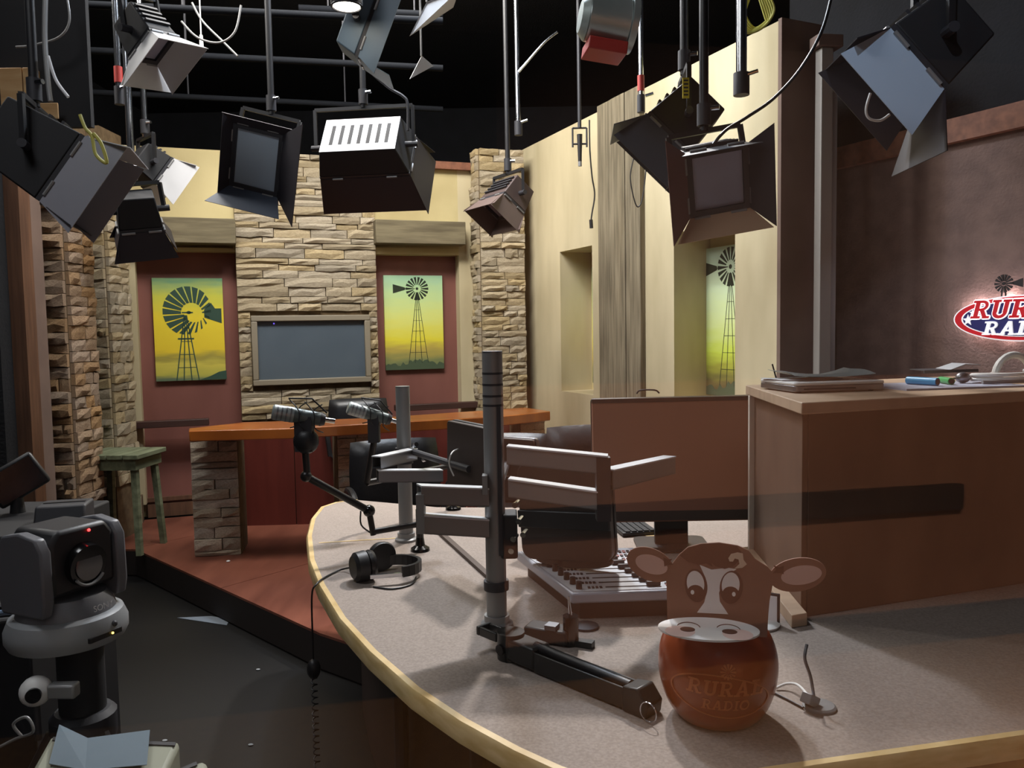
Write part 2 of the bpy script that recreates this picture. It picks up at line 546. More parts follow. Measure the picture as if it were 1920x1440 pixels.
# ---- stone pier with the screen
pier = struct(place(B(xb, xc, -.12, .01, PZ, TOPB).build('trim_1', mortar), BK.o, BK.a), 'broad pier of dry stacked ledge stone around the screen')
tv0, tvz1 = BK.hit(470, 592, .18); tv1, tvz0 = BK.hit(697, 716, .18)
tv0b, _ = BK.hit(474, 722, .18)
stones(pier, xb, xc, .9, TOPB, stone, y=-.12, rh=(.042, .075), rl=(.14, .42), holes=((tv0, tv1, tvz0, tvz1),))
t = thing('television', 'dark flat screen in a grey frame set into the stone pier', 'television', BK.w((tv0 + tv1) / 2, -.121, tvz0), BK.a)
tw, th = tv1 - tv0, tvz1 - tvz0
fr = MB()
for a, b, c, d in ((-tw / 2, tw / 2, th - .045, th), (-tw / 2, tw / 2, 0, .045), (-tw / 2, -tw / 2 + .045, .045, th - .045), (tw / 2 - .045, tw / 2, .045, th - .045)):
    fr.box(a, b, -.065, 0, c, d)
fr.build('frame', tvframe, t, bevel=.006)
B(-tw / 2 + .045, tw / 2 - .045, -.03, 0, .045, th - .045).build('screen', screen, t)
MB().ball((-tw / 2 + .17, -.032, th - .062), .006).build('indicator_light', mat('violet_led', '6a55d8', .4, emit=1.5), t)

# ---- corner stone pier
cx0 = bx(906, .34); cx1 = bx(988, .34)
zc = 3.05
cp = struct(place(B(cx0, cx1, -.3, -.12, PZ, zc).build('trim_2', mortar), BK.o, BK.a), 'corner pier of rough ledge stone beside the cream side wall')
stones(cp, cx0, cx1, .85, zc, stone, y=-.3, rl=(.1, .24), rh=(.045, .075))
stones(cp, 0, .17, .85, zc, stone, rz=-PI / 2, org=(cx0, -.125), rl=(.08, .17), rh=(.045, .075), depth=(.02, .05))
struct(place(B(xc + .35, cx0 - .03, -.17, -.122, TOPB - .06, TOPB).build('trim_6', raftwood), BK.o, BK.a), 'red brown capping strip along the top of the set wall')

# ---- cream side wall with two deep openings
TOPR = 3.12
T = [0, .63, 1.14, 2.155, 2.73, 3.06]
Z0, Z1 = 1.07, 2.18
wr = struct(place(B(T[0] - .1, T[1], 0, .28, PZ, TOPR).build('wall_right', cream), RW.o, RW.a), 'cream side wall with two deep picture openings')
for a, b, z0, z1 in ((T[1], T[2], PZ, Z0), (T[1], T[2], Z1, TOPR), (T[2], T[3], PZ, TOPR), (T[3], T[4], PZ, Z0), (T[3], T[4], Z1 - .03, TOPR), (T[4], T[5], 0, TOPR)):
    B(a, b, 0, .28, z0, z1).build('wall_section', cream, wr)
for a, b in ((T[1], T[2]), (T[3], T[4])):
    B(a - .3, b, .281, .31, .6, TOPR - .3).build('recess_back', ochre, wr)
B(T[5], T[5] + .025, .0, .28, 0, TOPR + .01).build('end_board', brownply, wr)
# plank pillar on the side wall: three boards
pa, pb = 1.295, 1.84
pp = thing('plank_pillar', 'tall pillar of three weathered grey boards on the cream side wall', 'pillar', RW.w(pa, -.04, PZ), RW.a)
for k in range(3):
    wd = (pb - pa) / 3
    B(k * wd + .003, (k + 1) * wd - .003, -.004 * (k % 2), .039, 0, TOPR - PZ + .02).build('board', greywood, pp, bevel=.003)

# ---- brown flat, steel post and the brown side wall with the rail
P0 = on_y(1456, 400, 4.5); P1 = on_y(1537, 400, 4.55)
ztop = on_y(1500, 182, 4.52).z
o = struct(MB().box(P0.x, P1.x, 4.5, 4.56, 0, ztop).build('trim_3', brownply), 'plain brown flat closing the gap behind the cream wall end')
pc = on_y(1549, 400, 4.15)
t = thing('steel_post', 'tall grey square steel post in front of the brown flat', 'post', (pc.x, 4.15, 0), R(10))
zt = on_y(1549, 92, 4.15).z
B(-.05, .015, -.03, .03, 0, zt).build('post_body', steel, t, bevel=.004)
B(.015, .05, -.012, .012, 0, zt - .08).build('flange', alud, t)
B(-.075, .06, -.045, .045, zt - .0, zt + .06).build('cap', brownply, t, bevel=.004)
bw = struct(place(B(-.5, 6.2, 0, .12, 0, 2.44).build('wall_side', brownwall), BW.o, BW.a), 'dark brown felt covered side wall carrying the lit sign')
B(-.5, 6.2, .12, .2, 2.44, 4.4).build('upper_wall', blackwall, bw)
rl = struct(place(B(-.12, 6.2, -.04, .12, 2.44, 2.555).build('trim_4', raftwood), BW.o, BW.a), 'red brown timber rail capping the felt covered wall')
for x in (1.2, 3.2):
    B(x, x + .004, -.0415, .0, 2.44, 2.556).build('rail_joint', darkwood, rl)

# ---- left wing of the set: brown post, stone columns, plank post
def lw(px, y):
    return on_y(px, 620, y).x
def column(n, px0, px1, y, mt, label, side=0, z0=0.1, side_mt=None):
    x0, x1 = lw(px0, y), lw(px1, y)
    o = struct(place(B(0, x1 - x0, 0, .3, z0, 2.95).build(n, mortar), (x0, y, 0), 0), label)
    stones(o, 0, x1 - x0, .55, 2.6, mt, rh=(.05, .085), rl=(.1, .3))
    if side > 0:
        stones(o, 0, .3, .55, 2.6, mt, rz=PI / 2, org=(x1 - x0, 0), rh=(.05, .085), rl=(.1, .2), depth=(.015, .04))
    return o
column('trim_7', 152, 204, 5.35, stone, 'narrow ledge stone column beside the cream strip', 1)
column('trim_8', 74, 128, 4.75, stone_o, 'orange toned ledge stone column at the edge of the set', 1)
x0 = lw(123, 5.0)
struct(place(B(0, .12, 0, .12, 0, 2.95).build('trim_9', brownwood), (x0, 5.0, 0)), 'brown plank post between the two stone columns')
x0 = lw(46, 4.5)
struct(place(B(0, .07, 0, .1, 0, 2.95).build('trim_10', brownply), (x0, 4.5, 0)), 'grey board beside the orange stone column')
x0 = lw(12, 4.3)
struct(place(B(0, .105, 0, .1, 0, 2.95).build('trim_11', brownwood), (x0, 4.3, 0)), 'brown timber post at the outer edge of the set')
struct(B(-4.5, lw(10, 4.25), 4.2, 4.3, 0, 4.3).build('wall_left', blackwall), 'black masking flat at the edge of the set')
# low stone base along the cream strip
xs0, xs1 = BK.hit(196, 950, .16)[0], BK.hit(268, 950, .16)[0]
lb = struct(place(B(xs0, xs1, -.2, -.121, PZ, .38).build('trim_12', mortar), BK.o, BK.a), 'low ledge stone base under the cream strip')
stones(lb, xs0, xs1, PZ, .38, stone_b, y=-.2, rh=(.06, .08), rl=(.15, .3))

# ---- raised platform in red boards
def pz(px, py):
    p = on_z(px, py, PZ)
    return (p.x, p.y)
e0, e1_, e2_ = pz(255, 1030), pz(600, 1187), (.1, 2.85)
poly = [e0, e1_, e2_, (1.3, 4.0), (.2, 7.0), (-3.6, 5.7), (-3.1, 5.2)]
pf = struct(MB().prism(poly, .01, PZ - .012).build('floor_platform', mat('platform_riser', '1c1412', .7)), 'raised red brown platform under the set desk')
# boards run with the desk; clip a strip polygon against the outline
def clip(poly, nx, ny, d):
    out = []
    for i in range(len(poly)):
        a, b = poly[i], poly[(i + 1) % len(poly)]
        fa, fb = a[0] * nx + a[1] * ny - d, b[0] * nx + b[1] * ny - d
        if fa <= 0:
            out.append(a)
        if (fa < 0 < fb) or (fb < 0 < fa):
            t_ = fa / (fa - fb)
            out.append((a[0] + (b[0] - a[0]) * t_, a[1] + (b[1] - a[1]) * t_))
    return out
nx, ny = -.77, .64                                   # across the sheets
lo_, hi_, st = -1, 9, 1.22
k = lo_
dd = [p[0] * nx + p[1] * ny for p in poly]
d0 = min(dd)
while d0 < max(dd):
    q = clip(clip(poly, nx, ny, d0 + st - .004), -nx, -ny, -d0)
    if len(q) > 2:
        MB().prism(q, PZ - .012, PZ).build('floor_sheet', redfloor, pf)
    d0 += st

# ---- corridor behind the camera, seen only as a faint reflection in the window
HA = math.atan(-.2)
struct(B(-3.6, 4.6, -3.6, .5, -.1, 0).build('floor_corridor', mat('corridor_carpet', '8a6238', .95, col2='75502c', scale=30)))
struct(B(-3.6, 4.6, -3.6, .5, 2.8, 2.9).build('ceiling_corridor', mat('corridor_ceiling', '2a2725', .9)))
hall = mat('corridor_brown', '9a6a50', .8, col2='8c5e46', scale=2)
halld = mat('corridor_dark', '161314', .9)
hw = struct(place(B(-.05, 5.0, -.1, 0, 0, 1.32).build('wall_corridor', hall), (0, -2.45, 0), HA))
B(-4.0, -.05, -.1, .01, 0, 2.8).build('dark_curtain', halld, hw)
B(-.05, 5.0, -.1, 0, 1.32, 2.8).build('upper_wall', mat('corridor_upper', '4d3d36', .9), hw)
B(-.05, 2.22, 0, .05, .66, .78).build('hand_rail', halld, hw)
B(-.05, 5.0, 0, .03, 0, .17).build('skirting', halld, hw)
struct(B(-3.7, -3.6, -3.6, .5, 0, 2.8).build('wall_corridor_end', halld))
struct(B(4.6, 4.7, -3.6, .5, 0, 2.8).build('wall_corridor_far', halld))

# ---- the studio window between corridor and studio
wn = struct(B(-3.6, 4.6, .45, .55, -.1, .72).build('window_1', blackwall), 'large fixed glass window between corridor and studio')
B(-3.6, 4.6, .45, .55, 2.75, 4.4).build('window_head', blackwall, wn)
B(-3.6, -2.2, .45, .55, .72, 2.75).build('window_jamb', blackwall, wn)
B(3.0, 4.6, .45, .55, .72, 2.75).build('window_jamb', blackwall, wn)
B(-2.2, 3.0, .495, .503, .72, 2.75).build('pane', glass, wn, smooth=False)
# ------------------------------------------------------------------ windmill prints
def wheel(mb, cx, cz, r0, r1, n, y0, y1, fill=.62, sq=1.0, a_off=0):
    for k in range(n):
        a = 2 * PI * k / n + a_off
        h0, h1 = PI / n * fill * .8, PI / n * fill
        mb.prismy([(cx + r0 * sq * math.cos(a - h0), cz + r0 * math.sin(a - h0)), (cx + r1 * sq * math.cos(a - h1), cz + r1 * math.sin(a - h1)),
                   (cx + r1 * sq * math.cos(a + h1), cz + r1 * math.sin(a + h1)), (cx + r0 * sq * math.cos(a + h0), cz + r0 * math.sin(a + h0))], y0, y1)
def bar(mb, a, b, wd, y0, y1):
    a, b = V(a), V(b)
    d = (b - a).normalized()
    n = V((-d.y, d.x)) * wd / 2
    mb.prismy([a + n, a - n, b - n, b + n], y0, y1)
def tower(mb, cx, ztop, zbot, wt, wb_, y0, y1, th, steps=5):
    for s_ in (-1, -.35, .35, 1):
        bar(mb, (cx + s_ * wt, ztop), (cx + s_ * wb_, zbot), th, y0, y1)
    for k in range(1, steps):
        t_ = k / steps
        z = ztop + (zbot - ztop) * t_
        hw_ = wt + (wb_ - wt) * t_
        bar(mb, (cx - hw_, z), (cx + hw_, z), th * .6, y0, y1)
def print_small(parent, w_, h_, mt, tail=-1, cxr=.06, czr=.86, Rr=.195):
    mb = MB()
    cx, cz, r = cxr * w_, czr * h_, Rr * w_
    y0, y1 = -.031, -.0302
    wheel(mb, cx, cz, r * .34, r, 18, y0, y1)
    mb.prismy(ell(cx, cz, r * .12, r * .12, n=10), y0, y1)
    bar(mb, (cx + tail * r * .2, cz), (cx + tail * r * 1.1, cz), .006, y0, y1)
    mb.prismy([(cx + tail * r * 1.05, cz + r * .1), (cx + tail * r * 2.1, cz + r * .38), (cx + tail * r * 2.1, cz - r * .4), (cx + tail * r * 1.05, cz - r * .1)], y0, y1)
    mb.prismy([(cx - r * .2, cz - r * .95), (cx + r * .2, cz - r * .95), (cx + .006, cz - r * .3), (cx - .006, cz - r * .3)], y0, y1)
    tower(mb, cx, cz - r * .9, .07 * h_, r * .12, r * .85, y0, y1, .0045, 6)
    mb.build('windmill_print', mt, parent, smooth=False)
    hb = MB()
    random.seed(3)
    pts = [(-w_ / 2, .002)] + [(-w_ / 2 + w_ * k / 24, h_ * (.04 + .05 * random.random() + .04 * max(0, 1 - abs(k - 14) / 6))) for k in range(25)] + [(w_ / 2, .002)]
    hb.prismy(pts, -.0306, -.0301)
    hb.build('scrub_print', mat('scrub', '44543c', .8), parent, smooth=False)
def picture(fr_, x0, x1, z0, z1, cm, label, off):
    t = thing('windmill_picture', label, 'picture', fr_.w((x0 + x1) / 2, -off, z0), fr_.a, 'windmill canvases')
    B(-(x1 - x0) / 2, (x1 - x0) / 2, -.03, 0, 0, z1 - z0).build('canvas', cm, t)
    return t, x1 - x0, z1 - z0
a, zt_ = BK.hit(284, 521, .04); b, zb_ = BK.hit(424, 711, .04)
t, w_, h_ = picture(BK, a, b, zb_, zt_, canvas_y, 'yellow canvas with a large teal windmill wheel seen from below', .007)
mb = MB()
cx, cz, r = .01, h_ * .665, .19
y0, y1 = -.031, -.0302
for k in range(20):                                  # wheel seen from below: broad blades high, slivers low
    a_ = 2 * PI * k / 20
    low = max(0, -math.sin(a_ - .9))
    hh = PI / 20 * (1.0 - .62 * low)
    r0, r1 = .075 + .0 * low, r * (1 - .12 * low)
    ox = .03 if math.sin(a_) < 0 else .01
    mb.prismy([(cx + ox + r0 * math.cos(a_ - hh * .8), cz + r0 * math.sin(a_ - hh * .8)), (cx - .015 + r1 * .95 * math.cos(a_ - hh * .8), cz + .01 + r1 * math.sin(a_ - hh * .8)),
               (cx - .015 + r1 * .95 * math.cos(a_ + hh * .8), cz + .01 + r1 * math.sin(a_ + hh * .8)), (cx + ox + r0 * math.cos(a_ + hh * .8), cz + r0 * math.sin(a_ + hh * .8))], y0, y1)
mb.prismy([(cx + .1, cz + .02), (cx + .15, cz + .075), (cx + .18, cz + .03), (cx + .225, cz + .03), (cx + .225, cz - .085), (cx + .1, cz - .04)], y0, y1)
mb.prismy(ell(cx - .01, cz, .018, .012, n=10), y0, y1)
bar(mb, (cx - .06, cz + .0), (cx + .02, cz), .01, y0, y1)
bar(mb, (cx - .095, cz - .2), (cx + .02, cz - .2), .012, y0, y1)
tower(mb, cx - .035, cz - .02, .0, .008, .08, y0, y1, .008, 5)
mb.build('windmill_print', windteal, t, smooth=False)
MB().prismy([(.06, .002), (.14, .03), (.2, .06), (.255, .07), (.255, .002)], -.0306, -.0301).build('hill_print', windteal, t, smooth=False)
a, zt_ = BK.hit(719, 516, .04); b, zb_ = BK.hit(833, 691, .04)
t, w_, h_ = picture(BK, a, b, zb_, zt_, canvas_g, 'pale green and yellow canvas of a slim windmill tower beside the stone pier', .007)
print_small(t, w_, h_, windink)
# two more in the openings of the side wall
t, w_, h_ = picture(RW, 2.11, 2.73, 1.13, 2.06, cv, 'windmill canvas half hidden in the opening nearer the brown wall', .0)
t.matrix_basis = Matrix.Translation(RW.w(2.42, .279, 1.13)) @ rotz(RW.a)
print_small(t, w_, h_, windink, cxr=-.05)
t, w_, h_ = picture(RW, .7, 1.3, 1.13, 2.06, canvas_g, 'sliver of a green windmill canvas deep in the opening beside the plank pillar', .0)
t.matrix_basis = Matrix.Translation(RW.w(1.0, .279, 1.13)) @ rotz(RW.a)
print_small(t, w_, h_, windink, cxr=.1)

# ------------------------------------------------------------------ set desk
def cz1(px, py, z=1.0):
    p = on_z(px, py, z)
    return (p.x, p.y)
front = [cz1(354, 808), cz1(545, 803), cz1(945, 780), cz1(1032, 771)]
back = [cz1(985, 764), (cz1(700, 790)[0], cz1(700, 790)[1] + .22), cz1(455, 792), cz1(354, 803)]
td = thing('anchor_desk', 'long orange topped set desk on ledge stone pillars', 'desk', (front[1][0], front[1][1] + .3, PZ))
MB().prism(front + back, .935, 1.0).build('desk_top', orangetop, td, world=True, bevel=.006)
def pillar(px0, px1, pyb, ang, zt=.935):
    p0, p1 = on_z(px0, pyb, PZ), on_z(px1, pyb, PZ)
    w_ = (p1 - p0).length
    o = MB(Matrix.Translation((p0.x, p0.y, 0)) @ rotz(ang)).box(0, w_, 0, .25, PZ, zt - .001).build('stone_pillar', mortar, td, world=True)
    n = bpy.data.objects.new('stone_facing', None)
    return o, p0, w_
# stones of the pillars are sub-parts of each pillar
def pillar_stones(o, p0, w_, ang, zt=.935):
    M = td.matrix_basis.inverted() @ Matrix.Translation((p0.x, p0.y, 0)) @ rotz(ang)
    before = set(C.objects)
    stones(o, 0, w_, PZ, zt, stone_b, y=-.001, rh=(.035, .075), rl=(.1, .28), depth=(.015, .04))
    for s_ in [q for q in C.objects if q not in before]:
        s_.matrix_basis = M @ s_.matrix_basis
for px0, px1, pyb in ((366, 448, 1043),):
    o, p0, w_ = pillar(px0, px1, pyb, BK.a * .5)
    pillar_stones(o, p0, w_, BK.a * .5)
for px0, px1, y in ((633, 705, 5.15), (976, 1025, 5.6)):
    p0, p1 = on_y(px0, 880, y), on_y(px1, 880, y)
    w_ = p1.x - p0.x
    o = MB(Matrix.Translation((p0.x, y, 0)) @ rotz(BK.a)).box(0, w_, 0, .25, PZ, .934).build('stone_pillar', mortar, td, world=True)
    pillar_stones(o, V((p0.x, y, 0)), w_, BK.a)
q0, q1 = on_z(444, 990, PZ), V((on_y(980, 850, 5.75).x, 5.75, 0))
mbp = MB()
d_ = (q1 - q0); d_.z = 0; L_ = d_.length
A_ = math.atan2(d_.y, d_.x)
NP = 5
for k in range(NP):
    MB(Matrix.Translation((q0.x, q0.y, 0)) @ rotz(A_)).box(L_ * k / NP + .003, L_ * (k + 1) / NP - .003, .06, .09, PZ, .934).build('front_panel', mat('desk_front_red', '6b2d24', .45, col2='57221b', scale=3, stretch=(3, 3, .3)), td, world=True)

# ------------------------------------------------------------------ plank stool
ts = thing('plank_stool', 'small grey wooden plank stool beside the stone columns', 'stool', (on_z(278, 1042, PZ).x - .22, on_z(278, 1042, PZ).y + .17, PZ), R(-4))
sh = .645
sw, sd = .42, .36
for k in range(4):
    ww = sw / 4
    B(-sw / 2 + k * ww + .003, -sw / 2 + (k + 1) * ww - .003, -sd / 2, sd / 2, sh - .03, sh).build('plank', stoolwood, ts, bevel=.004)
for a_, b_, c_, d__ in ((-sw / 2 + .03, sw / 2 - .03, -sd / 2 + .02, -sd / 2 + .045), (-sw / 2 + .03, sw / 2 - .03, sd / 2 - .045, sd / 2 - .02), (-sw / 2 + .03, -sw / 2 + .055, -sd / 2 + .046, sd / 2 - .046), (sw / 2 - .055, sw / 2 - .03, -sd / 2 + .046, sd / 2 - .046)):
    B(a_, b_, c_, d__, sh - .1, sh - .0305).build('apron', stoolwood, ts)
for sx in (-1, 1):
    for sy in (-1, 1):
        MB().cyl((sx * (sw / 2 - .035), sy * (sd / 2 - .03), 0), (sx * (sw / 2 - .06), sy * (sd / 2 - .06), sh - .1), .024, .026, n=4).build('leg', stoolwood, ts)

# ------------------------------------------------------------------ lit oval sign
def arc_strip(cx, cy, ro, ri, a0, a1, n=10, sx=1):
    out = []
    for k in range(n):
        p, q = R(a0 + (a1 - a0) * k / n), R(a0 + (a1 - a0) * (k + 1) / n)
        out.append([(cx + sx * ri * math.cos(p), cy + ri * math.sin(p)), (cx + sx * ro * math.cos(p), cy + ro * math.sin(p)), (cx + sx * ro * math.cos(q), cy + ro * math.sin(q)), (cx + sx * ri * math.cos(q), cy + ri * math.sin(q))])
    return out
def rc(a, b, c, d):
    return [(a, b), (c, b), (c, d), (a, d)]
SLAB = {
    'R': (.86, [rc(.12, 0, .32, 1), rc(0, 0, .44, .13), rc(0, .87, .44, 1), rc(.3, .86, .46, 1), rc(.3, .42, .5, .55), [(.38, .45), (.58, .45), (.8, 0), (.6, 0)], rc(.56, 0, .88, .13)] + arc_strip(.44, .71, .29, .15, -90, 90)),
    'U': (.86, [rc(.1, .3, .29, 1), rc(.57, .3, .76, 1), rc(0, .87, .38, 1), rc(.48, .87, .86, 1)] + arc_strip(.43, .31, .33, .16, 180, 360)),
    'A': (.9, [[(.08, 0), (.27, 0), (.52, 1), (.36, 1)], [(.62, 0), (.82, 0), (.55, 1), (.38, 1)], rc(.22, .26, .7, .39), rc(0, 0, .34, .12), rc(.54, 0, .92, .12)]),
    'L': (.76, [rc(.12, 0, .32, 1), rc(0, 0, .74, .13), rc(0, .87, .44, 1), rc(.6, 0, .74, .34)]),
    'D': (.88, [rc(.12, 0, .32, 1), rc(0, 0, .42, .14), rc(0, .86, .42, 1)] + arc_strip(.4, .5, .5, .34, -90, 90, 12, .86)),
    'I': (.46, [rc(.13, 0, .33, 1), rc(0, 0, .46, .13), rc(0, .87, .46, 1)]),
    'O': (.9, arc_strip(.44, .5, .5, .32, 0, 360, 20, .86)),
}
def slab_text(txt, h, sh_=.18, gap=.06, sx=1.0):
    """list of polygons (x right, y up), centred on x"""
    out, x = [], 0
    for ch in txt:
        wd, ps = SLAB[ch]
        for p in ps:
            out.append([((x + q[0] + sh_ * q[1]) * h * sx, q[1] * h) for q in p])
        x += wd + gap
    tot = (x - gap + sh_) * h * sx
    return [[(q[0] - tot / 2, q[1]) for q in p] for p in out]
def layer(polys, y0, y1, dx=0, dz=0, k=1):
    mb = MB()
    for p in polys:
        mb.prismy([(q[0] * k + dx, q[1] * k + dz) for q in p], y0, y1)
    return mb
def fat(polys, d):
    out = []
    for k in range(8):
        a_ = k * PI / 4
        out += [[(q[0] + d * math.cos(a_), q[1] + d * math.sin(a_)) for q in p] for p in polys]
    return out
sL, szc = BW.hit(1788, 597, .07)
sC, _ = BW.hit(1915, 597, .07)
_, szt = BW.hit(1905, 553, .07); _, szb = BW.hit(1905, 640, .07)
rx, rz_ = sC - sL, (szt - szb) / 2
t = thing('oval_sign', 'backlit oval sign with red lettering and a small windmill on the felt wall', 'sign', BW.w(sC, 0, (szt + szb) / 2), BW.a)
s_white = mat('sign_white', 'f2f2f4', .4, emit=.55)
s_red = mat('sign_red', 'c8202c', .35, emit=.28)
s_navy = mat('sign_navy', '2a2f6a', .35, emit=.12)
MB().prismy(ell(0, 0, rx, rz_, n=64), -.07, -.04).build('backing', s_white, t)
MB().prismy(ell(0, 0, rx * .975, rz_ * .945, n=64), -.073, -.07).build('red_ring', s_red, t)
MB().prismy(ell(.01, 0, rx * .9, rz_ * .8, n=64), -.0745, -.073).build('white_ring', s_white, t)
MB().prismy(ell(.012, 0, rx * .88, rz_ * .76, n=64), -.076, -.0745).build('navy_field', s_navy, t)
hR = rz_ * .8
pr = slab_text('RURAL', hR, .2, .05, sx=.95 * (2 * rx * .84) / (5.0 * hR * 1.03))
layer(fat(pr, .006), -.079, -.0762, dz=rz_ * .02).build('letter_outline', s_white, t, smooth=False)
layer(pr, -.083, -.079, dz=rz_ * .02).build('red_letters', s_red, t, smooth=False)
pr = slab_text('RADIO', rz_ * .6, .2, .05, sx=.95 * (2 * rx * .62) / (4.4 * rz_ * .6 * 1.03))
layer(pr, -.083, -.0762, dx=.01, dz=-rz_ * .72).build('white_letters', s_white, t, smooth=False)
def star(cx, cy, r):
    return [(cx + (r if k % 2 == 0 else r * .4) * math.cos(PI / 2 + k * PI / 5), cy + (r if k % 2 == 0 else r * .4) * math.sin(PI / 2 + k * PI / 5)) for k in range(10)]
for dx, dz, r_ in ((-.76, -.05, .028), (-.69, .28, .018)):
    MB().prismy(star(dx * rx, dz * rz_, r_), -.079, -.0762).build('star', s_white, t, smooth=False)
mb = MB()
wheel(mb, -.09, rz_ + .055, .012, .042, 14, -.06, -.052, .6)
mb.prismy(ell(-.09, rz_ + .055, .008, .008, n=8), -.06, -.052)
bar(mb, (-.09, rz_ + .055), (-.04, rz_ + .055), .006, -.058, -.053)
mb.prismy([(-.045, rz_ + .062), (-.005, rz_ + .075), (-.005, rz_ + .035), (-.045, rz_ + .048)], -.06, -.052)
bar(mb, (-.098, rz_ + .02), (-.1, rz_ - .02), .006, -.058, -.053)
bar(mb, (-.082, rz_ + .02), (-.08, rz_ - .02), .006, -.058, -.053)
mb.build('windmill_emblem', blackmt, t, smooth=False)
# halo lamps behind the sign, shining on the wall
for k in range(10):
    a_ = 2 * PI * k / 10
    p = BW.w(sC + rx * .86 * math.cos(a_), -.03, (szt + szb) / 2 + rz_ * .72 * math.sin(a_) + (0.02 if math.sin(a_) > 0 else 0))
    l = bpy.data.lights.new('halo_lamp', 'POINT')
    l.energy = .5 if math.sin(a_) > .3 else .28
    l.color = (1.0, .78, .8)
    l.shadow_soft_size = .012
    o = bpy.data.objects.new('halo_lamp', l)
    C.objects.link(o)
    o.location = p
# ------------------------------------------------------------------ radio desk
DZ = .76
def dz(px, py, z=DZ):
    p = on_z(px, py, z)
    return V((p.x, p.y))
left = [dz(*p) for p in ((668, 936), (628, 941), (600, 950), (582, 972), (574, 1005), (578, 1050), (596, 1097), (634, 1160), (690, 1222), (770, 1293), (860, 1354), (960, 1409), (1040, 1446))]
near = [dz(1160, 1486), dz(1290, 1474), dz(1512, 1440), dz(1920, 1381)]
near.append(near[-1] + (near[-1] - near[-2]) * 1.6)
outl = left + near
far = [V((near[-1].x, 3.55)), V((.35, 3.55)), V((-.35, 3.62))]
rd = thing('radio_desk', 'curved radio desk with grey brown top and pale oak edge', 'desk', (.5, 2.6, 0))
def inset(pts, d):
    out = []
    for i, p in enumerate(pts):
        a = (pts[i] - pts[i - 1]).normalized() if i else None
        b = (pts[i + 1] - pts[i]).normalized() if i < len(pts) - 1 else None
        t_ = ((a or b) + (b or a)).normalized()
        out.append(p + V((-t_.y, t_.x)) * d)
    return out
inn = inset(outl, .022)
MB().prism([tuple(p) for p in inn + far], DZ - .04, DZ - .0005).build('desk_top', carpet, rd, world=True)
mb = MB()
n = len(outl)
vs = [(p.x, p.y, DZ - .045) for p in outl] + [(p.x, p.y, DZ - .008) for p in outl]
in2 = inset(outl, .006)
vs += [(p.x, p.y, DZ) for p in in2] + [(p.x, p.y, DZ) for p in inn] + [(p.x, p.y, DZ - .045) for p in inn]
fs = []
for r_ in range(5):
    a0, b0 = r_ * n, ((r_ + 1) % 5) * n
    for i in range(n - 1):
        fs.append((a0 + i, a0 + i + 1, b0 + i + 1, b0 + i))
fs += [tuple(k * n for k in range(5)), tuple(k * n + n - 1 for k in range(4, -1, -1))]
mb.add(vs, fs)
mb.build('oak_edge', oak, rd, world=True, ang=50)
# modesty panels under the top, set back in the dark
ins = inset(outl, .2)
ins_i = inset(outl, .225)
for i0, i1 in ((0, 4), (4, 7), (7, 9), (9, 11), (11, 13), (13, 16)):
    pp_ = ins[i0:i1 + 1] + ins_i[i0:i1 + 1][::-1]
    MB().prism([tuple(p) for p in pp_], .02, DZ - .046).build('apron_panel', mat('desk_apron', '3a2a24', .6), rd, world=True)
for i in (7, 9, 11):
    MB().cyl((ins[i].x - .02, ins[i].y - .03, 0), (ins[i].x - .02, ins[i].y - .03, DZ - .046), .022, n=10).build('desk_leg', darkgrey, rd, world=True)
# inlaid pale joint and strips
def strip(pa_, pb_, wd, z1, mt, name):
    a, b = dz(*pa_), dz(*pb_)
    d = (b - a).normalized(); nn = V((-d.y, d.x)) * wd / 2
    MB().prism([tuple(a + nn), tuple(a - nn), tuple(b - nn), tuple(b + nn)], DZ - .0004, DZ + z1).build(name, mt, rd, world=True)
strip((598, 1018), (748, 1009), .008, .0012, oak, 'joint_strip')
strip((826, 1002), (930, 1096), .02, .012, mat('dark_edge_strip', '4a3a32', .6), 'edge_strip')
strip((1150, 972), (1300, 1035), .075, .0035, oak, 'oak_rail')

# ------------------------------------------------------------------ monitor posts with channel arms
def channel(mb, p0, p1, h, d_):
    """a U channel bar, open upwards, between two points along its centre line"""
    p0, p1 = V(p0), V(p1)
    u = (p1 - p0); u.z = 0
    u.normalize()
    sd_ = V((-u.y, u.x, 0)) * d_ / 2
    t_ = .003
    up_ = V((0, 0, h / 2))
    for s_ in (-1, 1):
        o_ = sd_ * s_
        i_ = sd_.normalized() * t_ * s_
        vs_ = [p0 + o_ - up_, p1 + o_ - up_, p1 + o_ + up_, p0 + o_ + up_]
        vs_ += [q - i_ for q in vs_]
        mb.add(vs_, [(0, 1, 2, 3), (7, 6, 5, 4), (0, 4, 5, 1), (1, 5, 6, 2), (2, 6, 7, 3), (3, 7, 4, 0)])
    vs_ = [p0 + sd_ - up_, p1 + sd_ - up_, p1 - sd_ - up_, p0 - sd_ - up_]
    vs_ += [q + V((0, 0, .003)) for q in vs_]
    mb.add(vs_, [(0, 1, 2, 3), (7, 6, 5, 4), (0, 4, 5, 1), (1, 5, 6, 2), (2, 6, 7, 3), (3, 7, 4, 0)])
    # rolled upper flange, kept apart in the colour that carries the top light
    fl = MB()
    vs_ = [p0 + sd_ * 1.15 + up_, p1 + sd_ * 1.15 + up_, p1 - sd_ * 1.15 + up_, p0 - sd_ * 1.15 + up_]
    vs_ += [q + V((0, 0, .004)) for q in vs_]
    fl.add(vs_, [(0, 1, 2, 3), (7, 6, 5, 4), (0, 4, 5, 1), (1, 5, 6, 2), (2, 6, 7, 3), (3, 7, 4, 0)])
    return fl
